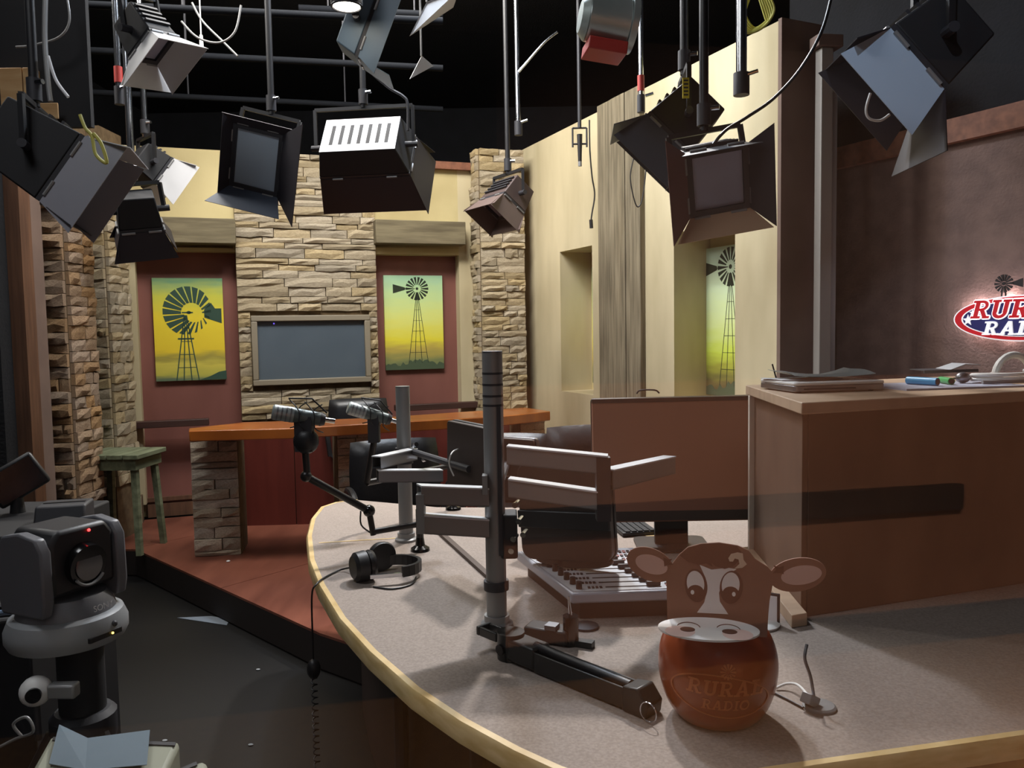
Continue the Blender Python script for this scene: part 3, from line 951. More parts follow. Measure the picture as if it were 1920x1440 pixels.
def post(px, py, top_px, top_py, r, label):
    b_ = on_z(px, py, DZ)
    zt_ = on_y(top_px, top_py, b_.y).z
    t = thing('monitor_post', label, 'monitor post', (b_.x, b_.y, DZ), 0, 'grey monitor posts on the radio desk')
    h_ = zt_ - DZ
    MB().lathe([(r * 1.6, 0), (r * 1.6, .008), (r * 1.25, .014), (r * 1.25, .03)], 28).build('base_flange', alud, t)
    MB().cyl((0, 0, .0005), (0, 0, h_), r, n=28).build('post_tube', alud, t)
    MB().cyl((0, 0, h_), (0, 0, h_ + .004), r * 1.01, n=28).build('end_cap', alu, t)
    return t, b_, h_
t, pb_, ph = post(932, 1172, 924, 661, .0275, 'tallest grey monitor post with stacked channel arms both ways')
MB().lathe([(.034, .1), (.034, .125)], 24).build('collar', darkgrey, t)
for z in (.60, .625, .655, .685):
    MB().lathe([(.0279, z), (.0279, z + .006)], 24).build('groove_ring', darkgrey, t)
B(.01, .02, -.0295, -.02, .2, .6).build('cable_slot', darkgrey, t)
Yp = pb_.y
def arm(parent, pts, h, name='channel_arm', mt=alud):
    mb = MB()
    fl = channel(mb, pts[0], pts[1], h, .036)
    o = mb.build(name, mt, parent, world=True, smooth=False)
    fo = fl.build('top_flange', bright, parent, world=True, smooth=False)
    fo.parent = o
def ay(px, py, y):
    return on_y(px, py, y)
arm(t, (ay(952, 853, Yp - .02), ay(1140, 872, Yp - .06)), .046)
arm(t, (ay(955, 914, Yp - .02), ay(1122, 938, Yp - .06)), .046)
arm(t, (ay(1138, 900, Yp - .06), ay(1256, 872, Yp + .3)), .05)
arm(t, (ay(912, 932, Yp - .02), ay(786, 928, Yp - .1)), .046)
arm(t, (ay(912, 990, Yp - .02), ay(788, 982, Yp - .1)), .046)
def upright(px0, px1, py0, py1, y, mt=alud):
    a, b = ay(px0, py1, y), ay(px1, py0, y)
    B(a.x, b.x, y - .02, y + .02, a.z, b.z).build('arm_upright', mt, t, world=True, smooth=False)
upright(1118, 1143, 856, 975, Yp - .06, darkgrey)
upright(783, 796, 925, 998, Yp - .1)
upright(905, 914, 890, 925, Yp - .03)
for px, py in ((965, 945), (972, 975), (962, 1008), (958, 1030), (980, 1000)):
    p = ay(px, py, Yp - .02)
    MB().cyl(p + V((0, -.02, 0)), p + V((.01, .012, .004)), .008, .006, n=10).build('chrome_stud', chrome, t, world=True)  # chrome pieces put in for the glints on clamp and cables
B(.015, .06, -.03, .05, .19, .31).build('clamp_body', blackmt, t, bevel=.006)
t1 = t
t, pb2, ph2 = post(762, 1013, 756, 726, .027, 'shorter grey monitor post between the microphones and tall post')
Y2 = pb2.y
arm(t, (ay(775, 852, Y2 - .03), ay(706, 868, Y2 - .25)), .04, mt=alu)
arm(t, (ay(708, 893, Y2 - .25), ay(828, 892, Y2 - .16)), .04, mt=alu)
MB().lathe([(.034, .30), (.034, .36)], 20).build('collar', darkgrey, t)
for px, py in ((788, 850), (794, 862), (776, 835)):
    p = ay(px, py, Y2 - .03)
    MB().cyl(p, p + V((.012, -.02, .006)), .009, n=10).build('chrome_stud', chrome, t, world=True)

# ------------------------------------------------------------------ monitors
def slab_monitor(name, label, corners, th_, mtb, mt_edge, rad=.012, y_shift=0):
    """panel whose camera-facing side has the four given corners (tl, tr, br, bl)"""
    tl, tr, br, bl = [V(c) for c in corners]
    x_ = ((tr - tl) + (br - bl)).normalized()
    z_ = ((tl - bl) + (tr - br)).normalized()
    y_ = z_.cross(x_).normalized()
    x_ = y_.cross(z_)
    w_ = ((tr - tl).length + (br - bl).length) / 2
    h_ = ((tl - bl).length + (tr - br).length) / 2
    c_ = (bl + br) / 2
    rot = Matrix((x_, y_, z_)).transposed()
    t = thing(name, label, 'monitor', c_, rot=rot)
    MB().prismy(rrect(w_, h_, rad, 0, h_ / 2), 0, th_).build('back_shell', mtb, t, bevel=.003)
    MB().prismy(rrect(w_ + .006, h_ + .006, rad, 0, h_ / 2), th_, th_ + .018).build('bezel', mt_edge, t, bevel=.002)
    MB().prismy(rrect(w_ - .02, h_ - .02, .004, 0, h_ / 2), th_ + .018, th_ + .019).build('screen', blackgl, t)
    return t, w_, h_
ym = 2.85
t, w_, h_ = slab_monitor('desk_monitor', 'large brown backed monitor standing beside the hutch', (ay(1112, 748, ym), ay(1409, 746, ym - .02), ay(1415, 982, ym - .02), ay(1112, 974, ym)), .03, monback, blackpl)
B(-w_ / 2, w_ / 2, -.002, .03, h_ - .012, h_ + .003).build('top_trim', blackpl, t)
B(-w_ / 2 + .01, w_ / 2 - .01, -.001, 0, .005, .04).build('lower_band', mondark, t)
zb_ = t.matrix_basis.translation.z
MB().box(-.06, .06, .05, .075, DZ - zb_ + .012, h_ * .4).build('stand_neck', blackpl, t)
MB().prism(rrect(.26, .2, .03, 0, .06), DZ - zb_ + .0037, DZ - zb_ + .012).build('stand_base', blackpl, t)
p = ay(1215, 737, ym + .03)
o = MB().tube([p + V((-.04, 0, 0)), p + V((-.03, -.02, .012)), p + V((.02, -.02, .012)), p + V((.04, 0, 0))], .003, smooth=4).build('monitor_clip', darkgrey, t, world=True)
t, w_, h_ = slab_monitor('arm_monitor', 'dark round cornered monitor hung low on the tall post', (ay(962, 860, 2.42), ay(1143, 880, 2.3), ay(1143, 1058, 2.3), ay(985, 1048, 2.42)), .035, mondark, blackpl, rad=.035)
MB().prismy(ell(0.02, .0, w_ * .42, .022, n=28), .002, .03).build('lower_bulge', mondark, t, bevel=.004)
B(-w_ / 2 - .002, w_ / 2 + .002, -.012, .0, h_ * .34, h_ * .52).build('cable_cover', blackpl, t, bevel=.004)
t, w_, h_ = slab_monitor('arm_monitor', 'dark tilted monitor seen from behind, just before the tall post', (ay(838, 786, 2.72), ay(912, 806, 2.5), ay(912, 934, 2.5), ay(838, 926, 2.72)), .02, mondark, blackpl)
t1m = t
MB().cyl(ay(880, 880, 2.58), V((pb2.x + .02, pb2.y - .02, ay(880, 880, 2.58).z)), .012, n=10).build('mount_arm', darkgrey, t, world=True)
t, w_, h_ = slab_monitor('arm_monitor', 'small dark monitor with silver top edge behind the tall post', (ay(935, 812, 2.72), ay(1000, 834, 2.66), ay(1000, 900, 2.66), ay(935, 890, 2.72)), .02, mondark, alu)
MB().cyl(ay(950, 870, 2.7), V((pb_.x, pb_.y + .02, ay(950, 870, 2.7).z)), .012, n=10).build('mount_arm', darkgrey, t, world=True)
p = ay(850, 852, 2.55)
MB().tube([p + V((.01, .12, .0)), p + V((-.004, 0, .006)), p + V((-.014, 0, -.03)), p + V((0, 0, -.07))], .0025, smooth=4).build('white_cable', white, t1m, world=True)
q = [ay(970, 903, 2.85), ay(1055, 912, 2.7), ay(1078, 885, 2.85), ay(1010, 869, 3.0)]
t = thing('copy_stand', 'pale blue sheet on a tilted copy stand behind the tall post', 'copy stand', (q[1].x, 2.85, DZ))
MB().sheet(q, .004).build('copy_sheet', paper, t, world=True)
MB().cyl((0, 0, 0), (0, 0, q[1].z - DZ + .005), .01, n=8).build('stand_stem', darkgrey, t)
MB().lathe([(.06, 0), (.06, .008), (.01, .014)], 20).build('stand_foot', darkgrey, t)

# ------------------------------------------------------------------ keyboard, mixer
kp = [dz(1140, 985), dz(1185, 1022), dz(1228, 1012), dz(1178, 975)]
t = thing('keyboard', 'black computer keyboard beside the oak rail on the desk', 'keyboard', (kp[0].x, kp[0].y, DZ), math.atan2((kp[1] - kp[0]).y, (kp[1] - kp[0]).x))
B(-.06, .2, 0, .14, .0037, .018).build('keyboard_body', blackpl, t, bevel=.003)
kb = MB()
for i in range(14):
    for j in range(5):
        kb.box(-.053 + i * .018, -.053 + i * .018 + .015, .012 + j * .025, .012 + j * .025 + .02, .018, .023)
kb.build('keys', darkgrey, t)['kind'] = 'stuff'
MZ = DZ + .078
A_ = on_z(1072, 1113, MZ); B_ = on_z(1335, 1104, MZ); D_ = on_z(968, 1033, MZ)
xa_ = (B_ - A_); ang = math.atan2(xa_.y, xa_.x)
mw = xa_.length
yy = (D_ - A_)
md = yy.dot(V((-math.sin(ang), math.cos(ang), 0)))
shx = yy.dot(V((math.cos(ang), math.sin(ang), 0)))
t = thing('mixing_console', 'silver grey mixing console with black faders behind the cow bucket', 'mixing console', (A_.x, A_.y, DZ), ang)
hz = MZ - DZ
def sh_(x, y):                                       # console is skewed like the desk it sits in
    return (x + shx * y / md, y)
MB().prism([sh_(0, 0), sh_(mw, 0), sh_(mw, md), sh_(0, md)], hz - .03, hz).build('console_body', mat('console_silver', 'a9adb8', .4, metal=.2), t, bevel=.006)
MB().prism([sh_(.03, .02), sh_(mw - .02, .02), sh_(mw - .02, md - .02), sh_(.03, md - .02)], 0, hz - .031).build('console_underside', mat('console_under', '3a2c27', .6), t)
MB().prism([sh_(.012, .012), sh_(mw - .03, .012), sh_(mw - .03, md - .012), sh_(.012, md - .012)], hz, hz + .002).build('face_plate', mat('console_face', 'c3c6cc', .45), t)
rows = 9
bt = MB(); bt2 = MB()
for j in range(rows):
    y = .035 + j * (md - .06) / rows
    x0, _ = sh_(.11, y); x1, _ = sh_(.255, y)
    B(x0, x1, y, y + .006, hz + .002, hz + .0035).build('fader_slot', blackpl, t)
    B(x1 - .03, x1 + .01, y - .005, y + .011, hz + .0035, hz + .016).build('fader_cap', blackpl, t, bevel=.003)
    kx, _ = sh_(.035, y)
    MB().cyl((kx, y, hz + .002), (kx, y, hz + .022), .009, .008, n=12).build('knob', blackpl, t)
    for i in range(4):
        bx_, _ = sh_(.06 + i * .011, y)
        bt.box(bx_, bx_ + .007, y - .004, y + .008, hz + .002, hz + .005)
    for i in range(9):
        bx_, _ = sh_(.28 + i * .0135, y)
        if bx_ < sh_(mw - .035, y)[0]:
            (bt if i % 3 else bt2).box(bx_, bx_ + .009, y - .003, y + .005, hz + .002, hz + .006)
            (bt2 if i % 2 else bt).box(bx_, bx_ + .009, y + .010, y + .017, hz + .002, hz + .006)
bt.build('console_buttons', darkgrey, t)['kind'] = 'stuff'
bt2.build('console_keys', mat('button_rose', 'b07a78', .5), t)['kind'] = 'stuff'
t = thing('mixer_foot', 'grey disc foot under the front of the mixing console', 'foot', (on_z(1098, 1176, DZ).x, on_z(1098, 1176, DZ).y, DZ))
MB().lathe([(.035, 0), (.035, .006), (.012, .01)], 24).build('disc_foot', darkgrey, t)

# ------------------------------------------------------------------ headphones
hp = on_z(722, 1082, DZ)
t = thing('headphones', 'black closed headphones lying on the radio desk', 'headphones', (hp.x, hp.y, DZ), R(12))
def cup(c, rx_, rot):
    mb = MB(Matrix.Translation(V(c)) @ Matrix.Rotation(rot, 4, 'Z'))
    return mb
mb = cup((-.075, -.02, .048), .05, R(20)); mb.cyl((-.02, 0, 0), (.012, 0, 0), .047, .05, n=28); mb.cyl((-.03, 0, 0), (-.02, 0, 0), .036, .047, n=28)
mb.build('ear_cup', blackpl, t)
mb = cup((-.057, -.015, .048), .05, R(20)); mb.lathe([(.02, 0), (.046, .002), (.05, .012), (.046, .022), (.02, .024)], 28)
mb.v = [(Matrix.Translation((-.06, -.015, .048)) @ rotz(R(20)) @ Matrix.Rotation(PI / 2, 4, 'Y') @ p) for p in MB().lathe([(.02, 0), (.046, .002), (.05, .012), (.046, .022), (.02, .024)], 28).v]
mb.build('ear_pad', leather, t)
mb = MB(); mb.v = []; mb.f = []
l_ = MB().lathe([(.02, 0), (.046, .002), (.05, .012), (.046, .03), (.03, .045)], 28)
mb.add([Matrix.Translation((.0, .06, .05)) @ rotz(R(110)) @ Matrix.Rotation(PI / 2, 4, 'Y') @ p for p in l_.v], l_.f)
mb.build('ear_cup', blackpl, t)
band = []
for k in range(15):
    a_ = R(-75 + 200 * k / 14)
    band.append((.03 + .085 * math.cos(a_), .0 + .075 * math.sin(a_)))
mb = MB()
for k in range(14):
    a, b = V(band[k]), V(band[k + 1])
    n1 = (b - a).normalized(); n1 = V((-n1.y, n1.x)) * .006
    mb.prism([a + n1, a - n1, b - n1, b + n1], .018, .052)
mb.build('headband', leather, t)
B(-.05, .05, -.082, -.072, .022, .034).build('slider', chrome, t)
cord = [on_z(672, 1062, DZ + .03), on_z(640, 1068, DZ + .006), on_z(610, 1082, DZ + .004), on_z(594, 1095, DZ + .003)]
e = on_z(592, 1098, DZ)
cord += [V((e.x - .012, e.y - .005, DZ - .03)), V((e.x - .014, e.y - .006, .58)), V((e.x - .014, e.y - .006, .52))]
MB().tube(cord, .003, smooth=6).build('headphone_cord', blackpl, t, world=True)
co = []
for k in range(140):
    a_ = k * .62
    co.append(V((e.x - .014 + .009 * math.cos(a_), e.y - .006 + .009 * math.sin(a_), .46 - .0021 * k)))
MB().tube(co, .0025, n=6).build('coiled_cord', blackpl, t, world=True)
MB().ball((e.x - .014, e.y - .006, .49), .022, sz=1.5).build('cord_plug', blackpl, t, world=True)
loop = [on_z(700, 1100, DZ + .003), on_z(735, 1104, DZ + .003), on_z(770, 1096, DZ + .003), on_z(780, 1082, DZ + .003)]
MB().tube(loop, .003, smooth=6).build('loose_cord', blackpl, t, world=True)

# ------------------------------------------------------------------ microphones on boom arms
micgrey = mat('mic_grey', 'a3abab', .4, metal=.3)
def microphone(label, tip, tail, tp, bot, yd, group):
    a, b = on_y(*tip, yd - .03), on_y(*tail, yd + .03)
    d = (b - a).normalized()
    L_ = (b - a).length
    t = thing('microphone', label, 'microphone', a + (b - a) * .5, 0, group)
    r = .027
    MB().cyl(a + d * .006, a, r, r * .8, n=20).build('front_cap', micgrey, t, world=True)
    MB().cyl(a + d * .006, a + d * L_ * .34, r, n=24).build('grille_body', micgrey, t, world=True)
    MB().cyl(a + d * L_ * .34, a + d * L_ * .76, r * .96, r * .86, n=24).build('mic_body', mat('mic_dark', '5d6666', .42, metal=.3), t, world=True)
    MB().cyl(a + d * L_ * .76, a + d * L_ * .84, r * .95, r * .7, n=20).build('rear_ring', darkgrey, t, world=True)
    MB().cyl(a + d * L_ * .84, b, .009, n=12).build('plug', chrome, t, world=True)
    for k in range(4):
        c = a + d * (L_ * (.07 + .07 * k))
        MB().cyl(c, c + d * .005, r * 1.02, n=24).build('grille_ring', alu, t, world=True)
    for s_ in (.42, .66):                            # shock mount bows
        c = a + d * L_ * s_
        sd_ = d.cross(V((0, 0, 1))).normalized()
        for g in (-1, 1):
            MB().tube([c + V((0, 0, .052)) - d * .03 * g, c + sd_ * .03 * g + V((0, 0, .02)), c + sd_ * .032 * g - V((0, 0, .03)), c + d * .03 * g - V((0, 0, .046))], .0022, smooth=3).build('elastic_cord', blackpl, t, world=True)
    c = a + d * L_ * .5
    top_ = c + V((0, 0, .055))
    MB().tube([top_ - d * .05, top_ + d * .03 + V((0, 0, .012)), top_ + d * .08 - V((0, 0, .03))], .003).build('mount_bow', blackpl, t, world=True)
    return t, c
g_ = 'broadcast microphones over the radio desk'
ym1 = 2.75
t, c1 = microphone('grey broadcast microphone on the boom nearest the orange desk corner', (510, 772), (628, 790), 0, 0, ym1, g_)
v_ = [on_y(565, 800, ym1), on_y(574, 872, ym1)]
B(-.03, .03, -.02, .02, -.12, .0).build('yoke_block', darkgrey, t)
MB().ball((.005, 0, -.085), .045, sx=1, sy=.8, sz=1).build('joint_ball', blackpl, t)
MB().cyl(c1 + V((.0, 0, -.1)), on_y(576, 888, ym1), .012, n=12).build('drop_tube', mat('boom_dark', '1d1a1a', .35), t, world=True)
boom = MATS['boom_dark']
tb = thing('boom_arm', 'black jointed microphone boom clamped beside the shorter monitor post', 'boom arm', on_z(788, 1032, DZ))
s0 = on_z(788, 1032, DZ)
yb = s0.y
MB().lathe([(.036, 0), (.034, .01), (.018, .02), (.014, .05)], 24).build('boom_base', blackgl, tb)
zt_ = on_y(790, 955, yb).z - DZ
MB().cyl((0, 0, .02), (0, 0, zt_), .014, n=16).build('boom_riser', blackgl, tb)
pA, pB_, pC, pD = on_y(790, 982, yb), on_y(700, 997, yb - .05), on_y(692, 958, yb - .05), on_y(574, 893, ym1)
MB().cyl(pA, pB_, .011, n=12).build('lower_arm', boom, tb, world=True)
MB().cyl(pB_ - V((0, 0, .012)), pC, .011, n=12).build('elbow', boom, tb, world=True)
MB().ball(pC, .022).build('elbow_joint', blackgl, tb, world=True)
MB().cyl(pC, pD, .013, n=12).build('upper_arm', boom, tb, world=True)
MB().ball(pD, .02).build('end_joint', boom, tb, world=True)
MB().tube([pC + V((-.03, 0, -.0)), pC + V((-.03, 0, -.05)), pB_ + V((-.01, 0, -.004))], .003, smooth=4).build('boom_cable', blackpl, tb, world=True)
ym2 = 3.2
t, c2 = microphone('pale grey broadcast microphone half behind the shorter monitor post', (652, 764), (748, 792), 0, 0, ym2, g_)
B(-.022, .022, -.02, .02, -.11, 0).build('yoke_block', darkgrey, t)
MB().cyl(c2 + V((0, 0, -.1)), on_y(688, 905, ym2), .013, n=12).build('drop_tube', boom, t, world=True)
tb = thing('boom_arm', 'black boom under the pale microphone reaching to the desk', 'boom arm', on_z(850, 955, DZ))
s0 = tb.matrix_basis.translation
MB().cyl(on_y(688, 905, ym2), V((s0.x, s0.y, DZ + .2)), .013, n=12).build('lower_arm', boom, tb, world=True)
MB().cyl(s0, s0 + V((0, 0, .22)), .014, n=12).build('boom_riser', blackgl, tb, world=True)
MB().lathe([(.036, 0), (.034, .01), (.016, .02)], 20).build('boom_base', blackgl, tb)
B(-.02, .02, -.02, .02, .18, .22).build('joint_block', boom, tb)

# ------------------------------------------------------------------ folded black boom lying on the desk
b0, b1 = on_z(915, 1215, DZ), on_z(1226, 1342, DZ)
dv = b1 - b0
t = thing('folded_boom', 'folded black metal boom arm lying on the desk before the tall post', 'boom arm', b0, math.atan2(dv.y, dv.x))
L_ = dv.length
gun = mat('gunmetal', '2b2c2c', .4, metal=.4)
fr_ = MB()                                            # open end bracket
for a, b, c, d in ((0, .012, -.022, .022), (.012, .075, -.022, -.013), (.012, .075, .013, .022)):
    fr_.box(a - .02, b - .02, c, d, .035, .058)
fr_.build('end_bracket', gun, t, bevel=.003)
MB().cyl((.085, 0, .0), (.085, 0, .066), .034, n=20).build('pivot_drum', gun, t)
MB().cyl((.085, -.04, .03), (.085, .03, .03), .013, n=14).build('pivot_bolt', blackgl, t)
B(.1, .19, -.03, .03, .006, .058).build('pivot_housing', gun, t, bevel=.006)
B(.19, L_ - .04, -.028, -.022, .004, .05).build('side_channel', gun, t, bevel=.002)
B(.19, L_ - .04, .018, .024, .004, .05).build('side_channel', gun, t, bevel=.002)
B(.19, L_ - .04, -.0219, .0179, .004, .012).build('channel_floor', blackmt, t)
MB().cyl((.17, .0, .052), (L_ - .06, .0, .045), .012, n=12).build('spring_bar', blackpl, t)
MB().prismy([(L_ - .06, .0), (L_, .0), (L_ + .005, .03), (L_ - .02, .06), (L_ - .06, .054)], -.03, .026).build('end_block', gun, t, bevel=.004)
ring = [(L_ + .012 + .02 * math.cos(a_), -.035, .024 + .02 * math.sin(a_)) for a_ in [2 * PI * k / 24 for k in range(25)]]
MB().tube(ring, .0014, n=6).build('key_ring', chrome, t)
for sx in (.3, .5):
    pass
k0 = on_z(1050, 1205, DZ)
tk = thing('desk_clamp', 'black desk clamp with a bright lever behind the folded boom', 'clamp', k0, R(-25))
B(-.09, .03, -.03, .03, .004, .04).build('clamp_body', gun, tk, bevel=.006)
MB().cyl((.03, 0, .0), (.03, 0, .075), .02, n=16).build('clamp_barrel', blackgl, tk)
MB().cyl((.03, 0, .07), (.025, 0, .125), .005, .003, n=8).build('lever', chrome, tk)
B(-.03, .0, -.031, .0, .04, .052).build('plate', alu, tk)
B(.045, .09, -.012, .012, 0, .016).build('jaw', gun, tk)

# ------------------------------------------------------------------ cow bucket
cb = on_z(1345, 1338, DZ)
tcow = thing('cow_bucket', 'round terracotta bucket with a brown cardboard cow face', 'bucket', cb, math.atan2(-cb.x, cb.y) * .8)
K = cb.y / F_PX * 1.03 / 3.13
prof_px = [(200, 0), (238, 18), (290, 90), (325, 190), (340, 290), (334, 390), (305, 480), (265, 540), (240, 565)]
def smooth_prof(pp, n=4):
    mb = MB()
    out = []
    for i in range(len(pp) - 1):
        p0, p1, p2, p3 = [V(pp[j]) for j in (max(i - 1, 0), i, i + 1, min(i + 2, len(pp) - 1))]
        for k in range(n):
            t_ = k / n
            out.append(.5 * ((2 * p1) + (p2 - p0) * t_ + (2 * p0 - 5 * p1 + 4 * p2 - p3) * t_ * t_ + (3 * p1 - p0 - 3 * p2 + p3) * t_ ** 3))
    return out + [V(pp[-1])]
PR = [(p.x * K, p.y * K) for p in smooth_prof(prof_px)]
MB().lathe(PR, 56).build('bucket_body', pumpkin, tcow, ang=60)
def rad_at(z):
    for (r0, z0), (r1, z1) in zip(PR, PR[1:]):
        if z0 <= z <= z1:
            return r0 + (r1 - r0) * (z - z0) / max(z1 - z0, 1e-6)
    return PR[-1][0]
def wrap(polys, off):
    mb = MB()
    for p in polys:
        q = []
        for x, z in p:
            r_ = rad_at(z)
            q.append(V((x, -math.sqrt(max(r_ * r_ - x * x, 1e-6)), z)))
        nrm = V((sum(v_.x for v_ in q), sum(v_.y for v_ in q), 0)).normalized()
        vs_ = [v_ + nrm * off for v_ in q] + [v_ - nrm * .002 for v_ in q]
        n_ = len(q)
        mb.add(vs_, [tuple(range(n_)), tuple(range(2 * n_ - 1, n_ - 1, -1))] + [(k, n_ + k, n_ + (k + 1) % n_, (k + 1) % n_) for k in range(n_)])
    return mb
zc_ = 250 * K
ringp = []
o_, i_ = ell(0, zc_, 265 * K, 125 * K, -6, 64), ell(0, zc_, 257 * K, 118 * K, -6, 64)
for k in range(64):
    ringp.append([o_[k], o_[(k + 1) % 64], i_[(k + 1) % 64], i_[k]])
wrap(ringp, .0015).build('oval_relief', pumpk2, tcow, smooth=False)
for txt, hh, dzz, ww in (('RURAL', 85, 10, 400), ('RADIO', 62, -75, 250)):
    pr = slab_text(txt, hh * K, .15, .06)
    wd = max(q[0] for p in pr for q in p) * 2
    pr = [[(q[0] * ww * K / wd + .01, q[1] + zc_ + dzz * K) for q in p] for p in pr]
    wrap(pr, .0012).build('letters_relief', pumpk2, tcow, smooth=False)
wm = []
for k in range(12):
    a_ = 2 * PI * k / 12
    wm.append([(40 * K + r_ * K * math.cos(a_ + s_), 395 * K + r_ * K * math.sin(a_ + s_)) for r_, s_ in ((12, -.12), (42, -.13), (42, .13), (12, .12))])
wrap(wm, .0012).build('windmill_relief', pumpk2, tcow, smooth=False)
def cp_(x, y):
    return ((x - 640) * K, (1140 - y) * K)
def flat(polys, y0, y1, mt, name):
    mb = MB()
    for p in polys:
        mb.prismy([cp_(*q) for q in p], y0, y1)
    return mb.build(name, mt, tcow, smooth=False)
headp = [(352, 600), (355, 480), (352, 330), (348, 285), (385, 205), (425, 150), (470, 108), (540, 85), (640, 75), (740, 88), (800, 115), (835, 160), (900, 200), (930, 235), (928, 300), (912, 390), (905, 480), (900, 600)]
Y0 = -.06
flat([headp], Y0, Y0 + .004, cowbrown, 'face_card')
flat([ell(262, 216, 138, 92, 22, 36), ], Y0 + .0005, Y0 + .0045, cowbrown, 'ear')
flat([ell(1058, 240, 152, 92, -14, 36)], Y0 + .0005, Y0 + .0045, cowbrown, 'ear')
flat([ell(268, 215, 92, 53, 16, 30)], Y0 - .0006, Y0 + .0004, cowpink, 'inner_ear')
flat([ell(1078, 240, 108, 52, -12, 30)], Y0 - .0006, Y0 + .0004, cowpink, 'inner_ear')
flat([[(335, 170), (362, 180), (385, 176), (370, 196), (392, 210), (365, 213), (340, 222)], [(985, 190), (960, 200), (930, 190), (945, 215), (925, 235), (965, 232), (985, 238)]], Y0 - .0012, Y0 - .0006, cowdark, 'ear_tuft')
flat([[(535, 205), (600, 230), (690, 215), (735, 222), (690, 250), (660, 300), (640, 360), (645, 410), (690, 480), (520, 480), (560, 420), (575, 350), (568, 280)]], Y0 - .0006, Y0, cowwhite, 'blaze')
flat([[(425, 155), (470, 110), (540, 87), (640, 77), (735, 90), (760, 120), (745, 175), (715, 208), (670, 222), (620, 208), (600, 192), (605, 212), (570, 195), (530, 205), (470, 190)]], Y0 - .0012, Y0 - .0006, cowdark, 'forelock')
flat([[(690, 160), (705, 135), (740, 125), (768, 130), (772, 165), (790, 190), (765, 212), (722, 218), (750, 190), (745, 165), (725, 160), (715, 178), (697, 178)]], Y0 - .0018, Y0 - .0012, cowcream, 'curl')
for cx_, tl_ in ((515, -6), (706, 6)):
    flat([ell(cx_, 325, 62, 95, tl_, 30)], Y0 - .0010, Y0, cowdark, 'eye_rim')
    flat([ell(cx_ - 3, 312, 48, 72, tl_, 30)], Y0 - .0016, Y0 - .001, cowwhite, 'eye_white')
    flat([ell(cx_ - 2, 362, 46, 42, 0, 24)], Y0 - .0022, Y0 - .0016, cowdark, 'pupil')
    flat([ell(cx_ + (-20 if cx_ < 600 else 14), 362, 10, 13, 0, 12)], Y0 - .0028, Y0 - .0022, cowwhite, 'eye_glint')
# muzzle: a card tongue folded forward over the bucket rim
zM = (1140 - 508) * K
rotm = Matrix.Translation((-65 * K, Y0 - .062, zM)) @ Matrix.Rotation(R(3), 4, 'X')
mb = MB(rotm)
def bez(pts, k=3):
    return pts
mz = ell(0, 0, 268 * K, .052, 0, 48)
mb.prism(mz, -.002, .002)
mb.build('muzzle_card', cowwhite, tcow, smooth=False)
for sx in (-1, 1):
    MB(rotm).prism(ell(sx * 110 * K, -.01, 40 * K, .011, 0, 20), .002, .0026).build('nostril', cowdark, tcow, smooth=False)
    arcp = ell(sx * 105 * K, -.002, 62 * K, .024, 0, 16, 10, 160)
    MB(rotm).tube([(x, y, .0026) for x, y in arcp], .0009, n=5).build('nostril_line', cowdark, tcow)
    MB(rotm).prism(ell(sx * 150 * K, -.02, 80 * K, .025, 0, 20), .0018, .00215).build('blush', mat('cow_blush', 'e3c4bb', .7), tcow, smooth=False)

# small frame, white dish and cable holder beside the bucket
p = on_z(1437, 1168, DZ)
t = thing('small_display', 'small white faced card in a black frame behind the cow bucket', 'card frame', p, R(-30))
B(-.035, .035, -.006, .004, 0, .085).build('frame', blackpl, t, bevel=.002)
B(-.029, .029, -.0075, -.006, .006, .079).build('card', paper, t)
p = on_z(1418, 1170, DZ)
tag(MB().lathe([(.06, 0), (.062, .006), (.05, .012)], 32).build('white_dish', white), 'flat white dish behind the cow bucket', 'dish').location = p
p = on_z(1536, 1326, DZ)
t = thing('cable_stand', 'thin bent metal stand on a grey disc base beside the cow bucket', 'stand', p)
MB().lathe([(.034, 0), (.034, .004), (.03, .007)], 32).build('disc_base', alud, t)
q0 = on_y(1528, 1318, p.y); q1 = on_y(1509, 1235, p.y + .02); q2 = on_y(1513, 1208, p.y + .03)
MB().tube([q0 - V((0, 0, .002)), on_y(1520, 1270, p.y + .01), q1, q2], .0035, smooth=5).build('bent_rod', alu, t, world=True)
MB(Matrix.Translation((-.022, -.005, .016)) @ Matrix.Rotation(R(35), 4, 'Z') @ Matrix.Rotation(R(30), 4, 'Y')).box(-.018, .018, -.012, .012, -.008, .014).build('plug_block', alud, t, bevel=.002)
MB().tube([on_z(1455, 1290, DZ + .004), on_z(1475, 1282, DZ + .012), on_z(1495, 1284, DZ + .02), on_z(1512, 1300, DZ + .024)], .003, smooth=5).build('white_lead', white, t, world=True)
MB().tube([on_z(1450, 1298, DZ + .003), on_z(1480, 1313, DZ + .003), on_z(1506, 1327, DZ + .003)], .0025, smooth=4).build('grey_lead', darkgrey, t, world=True)

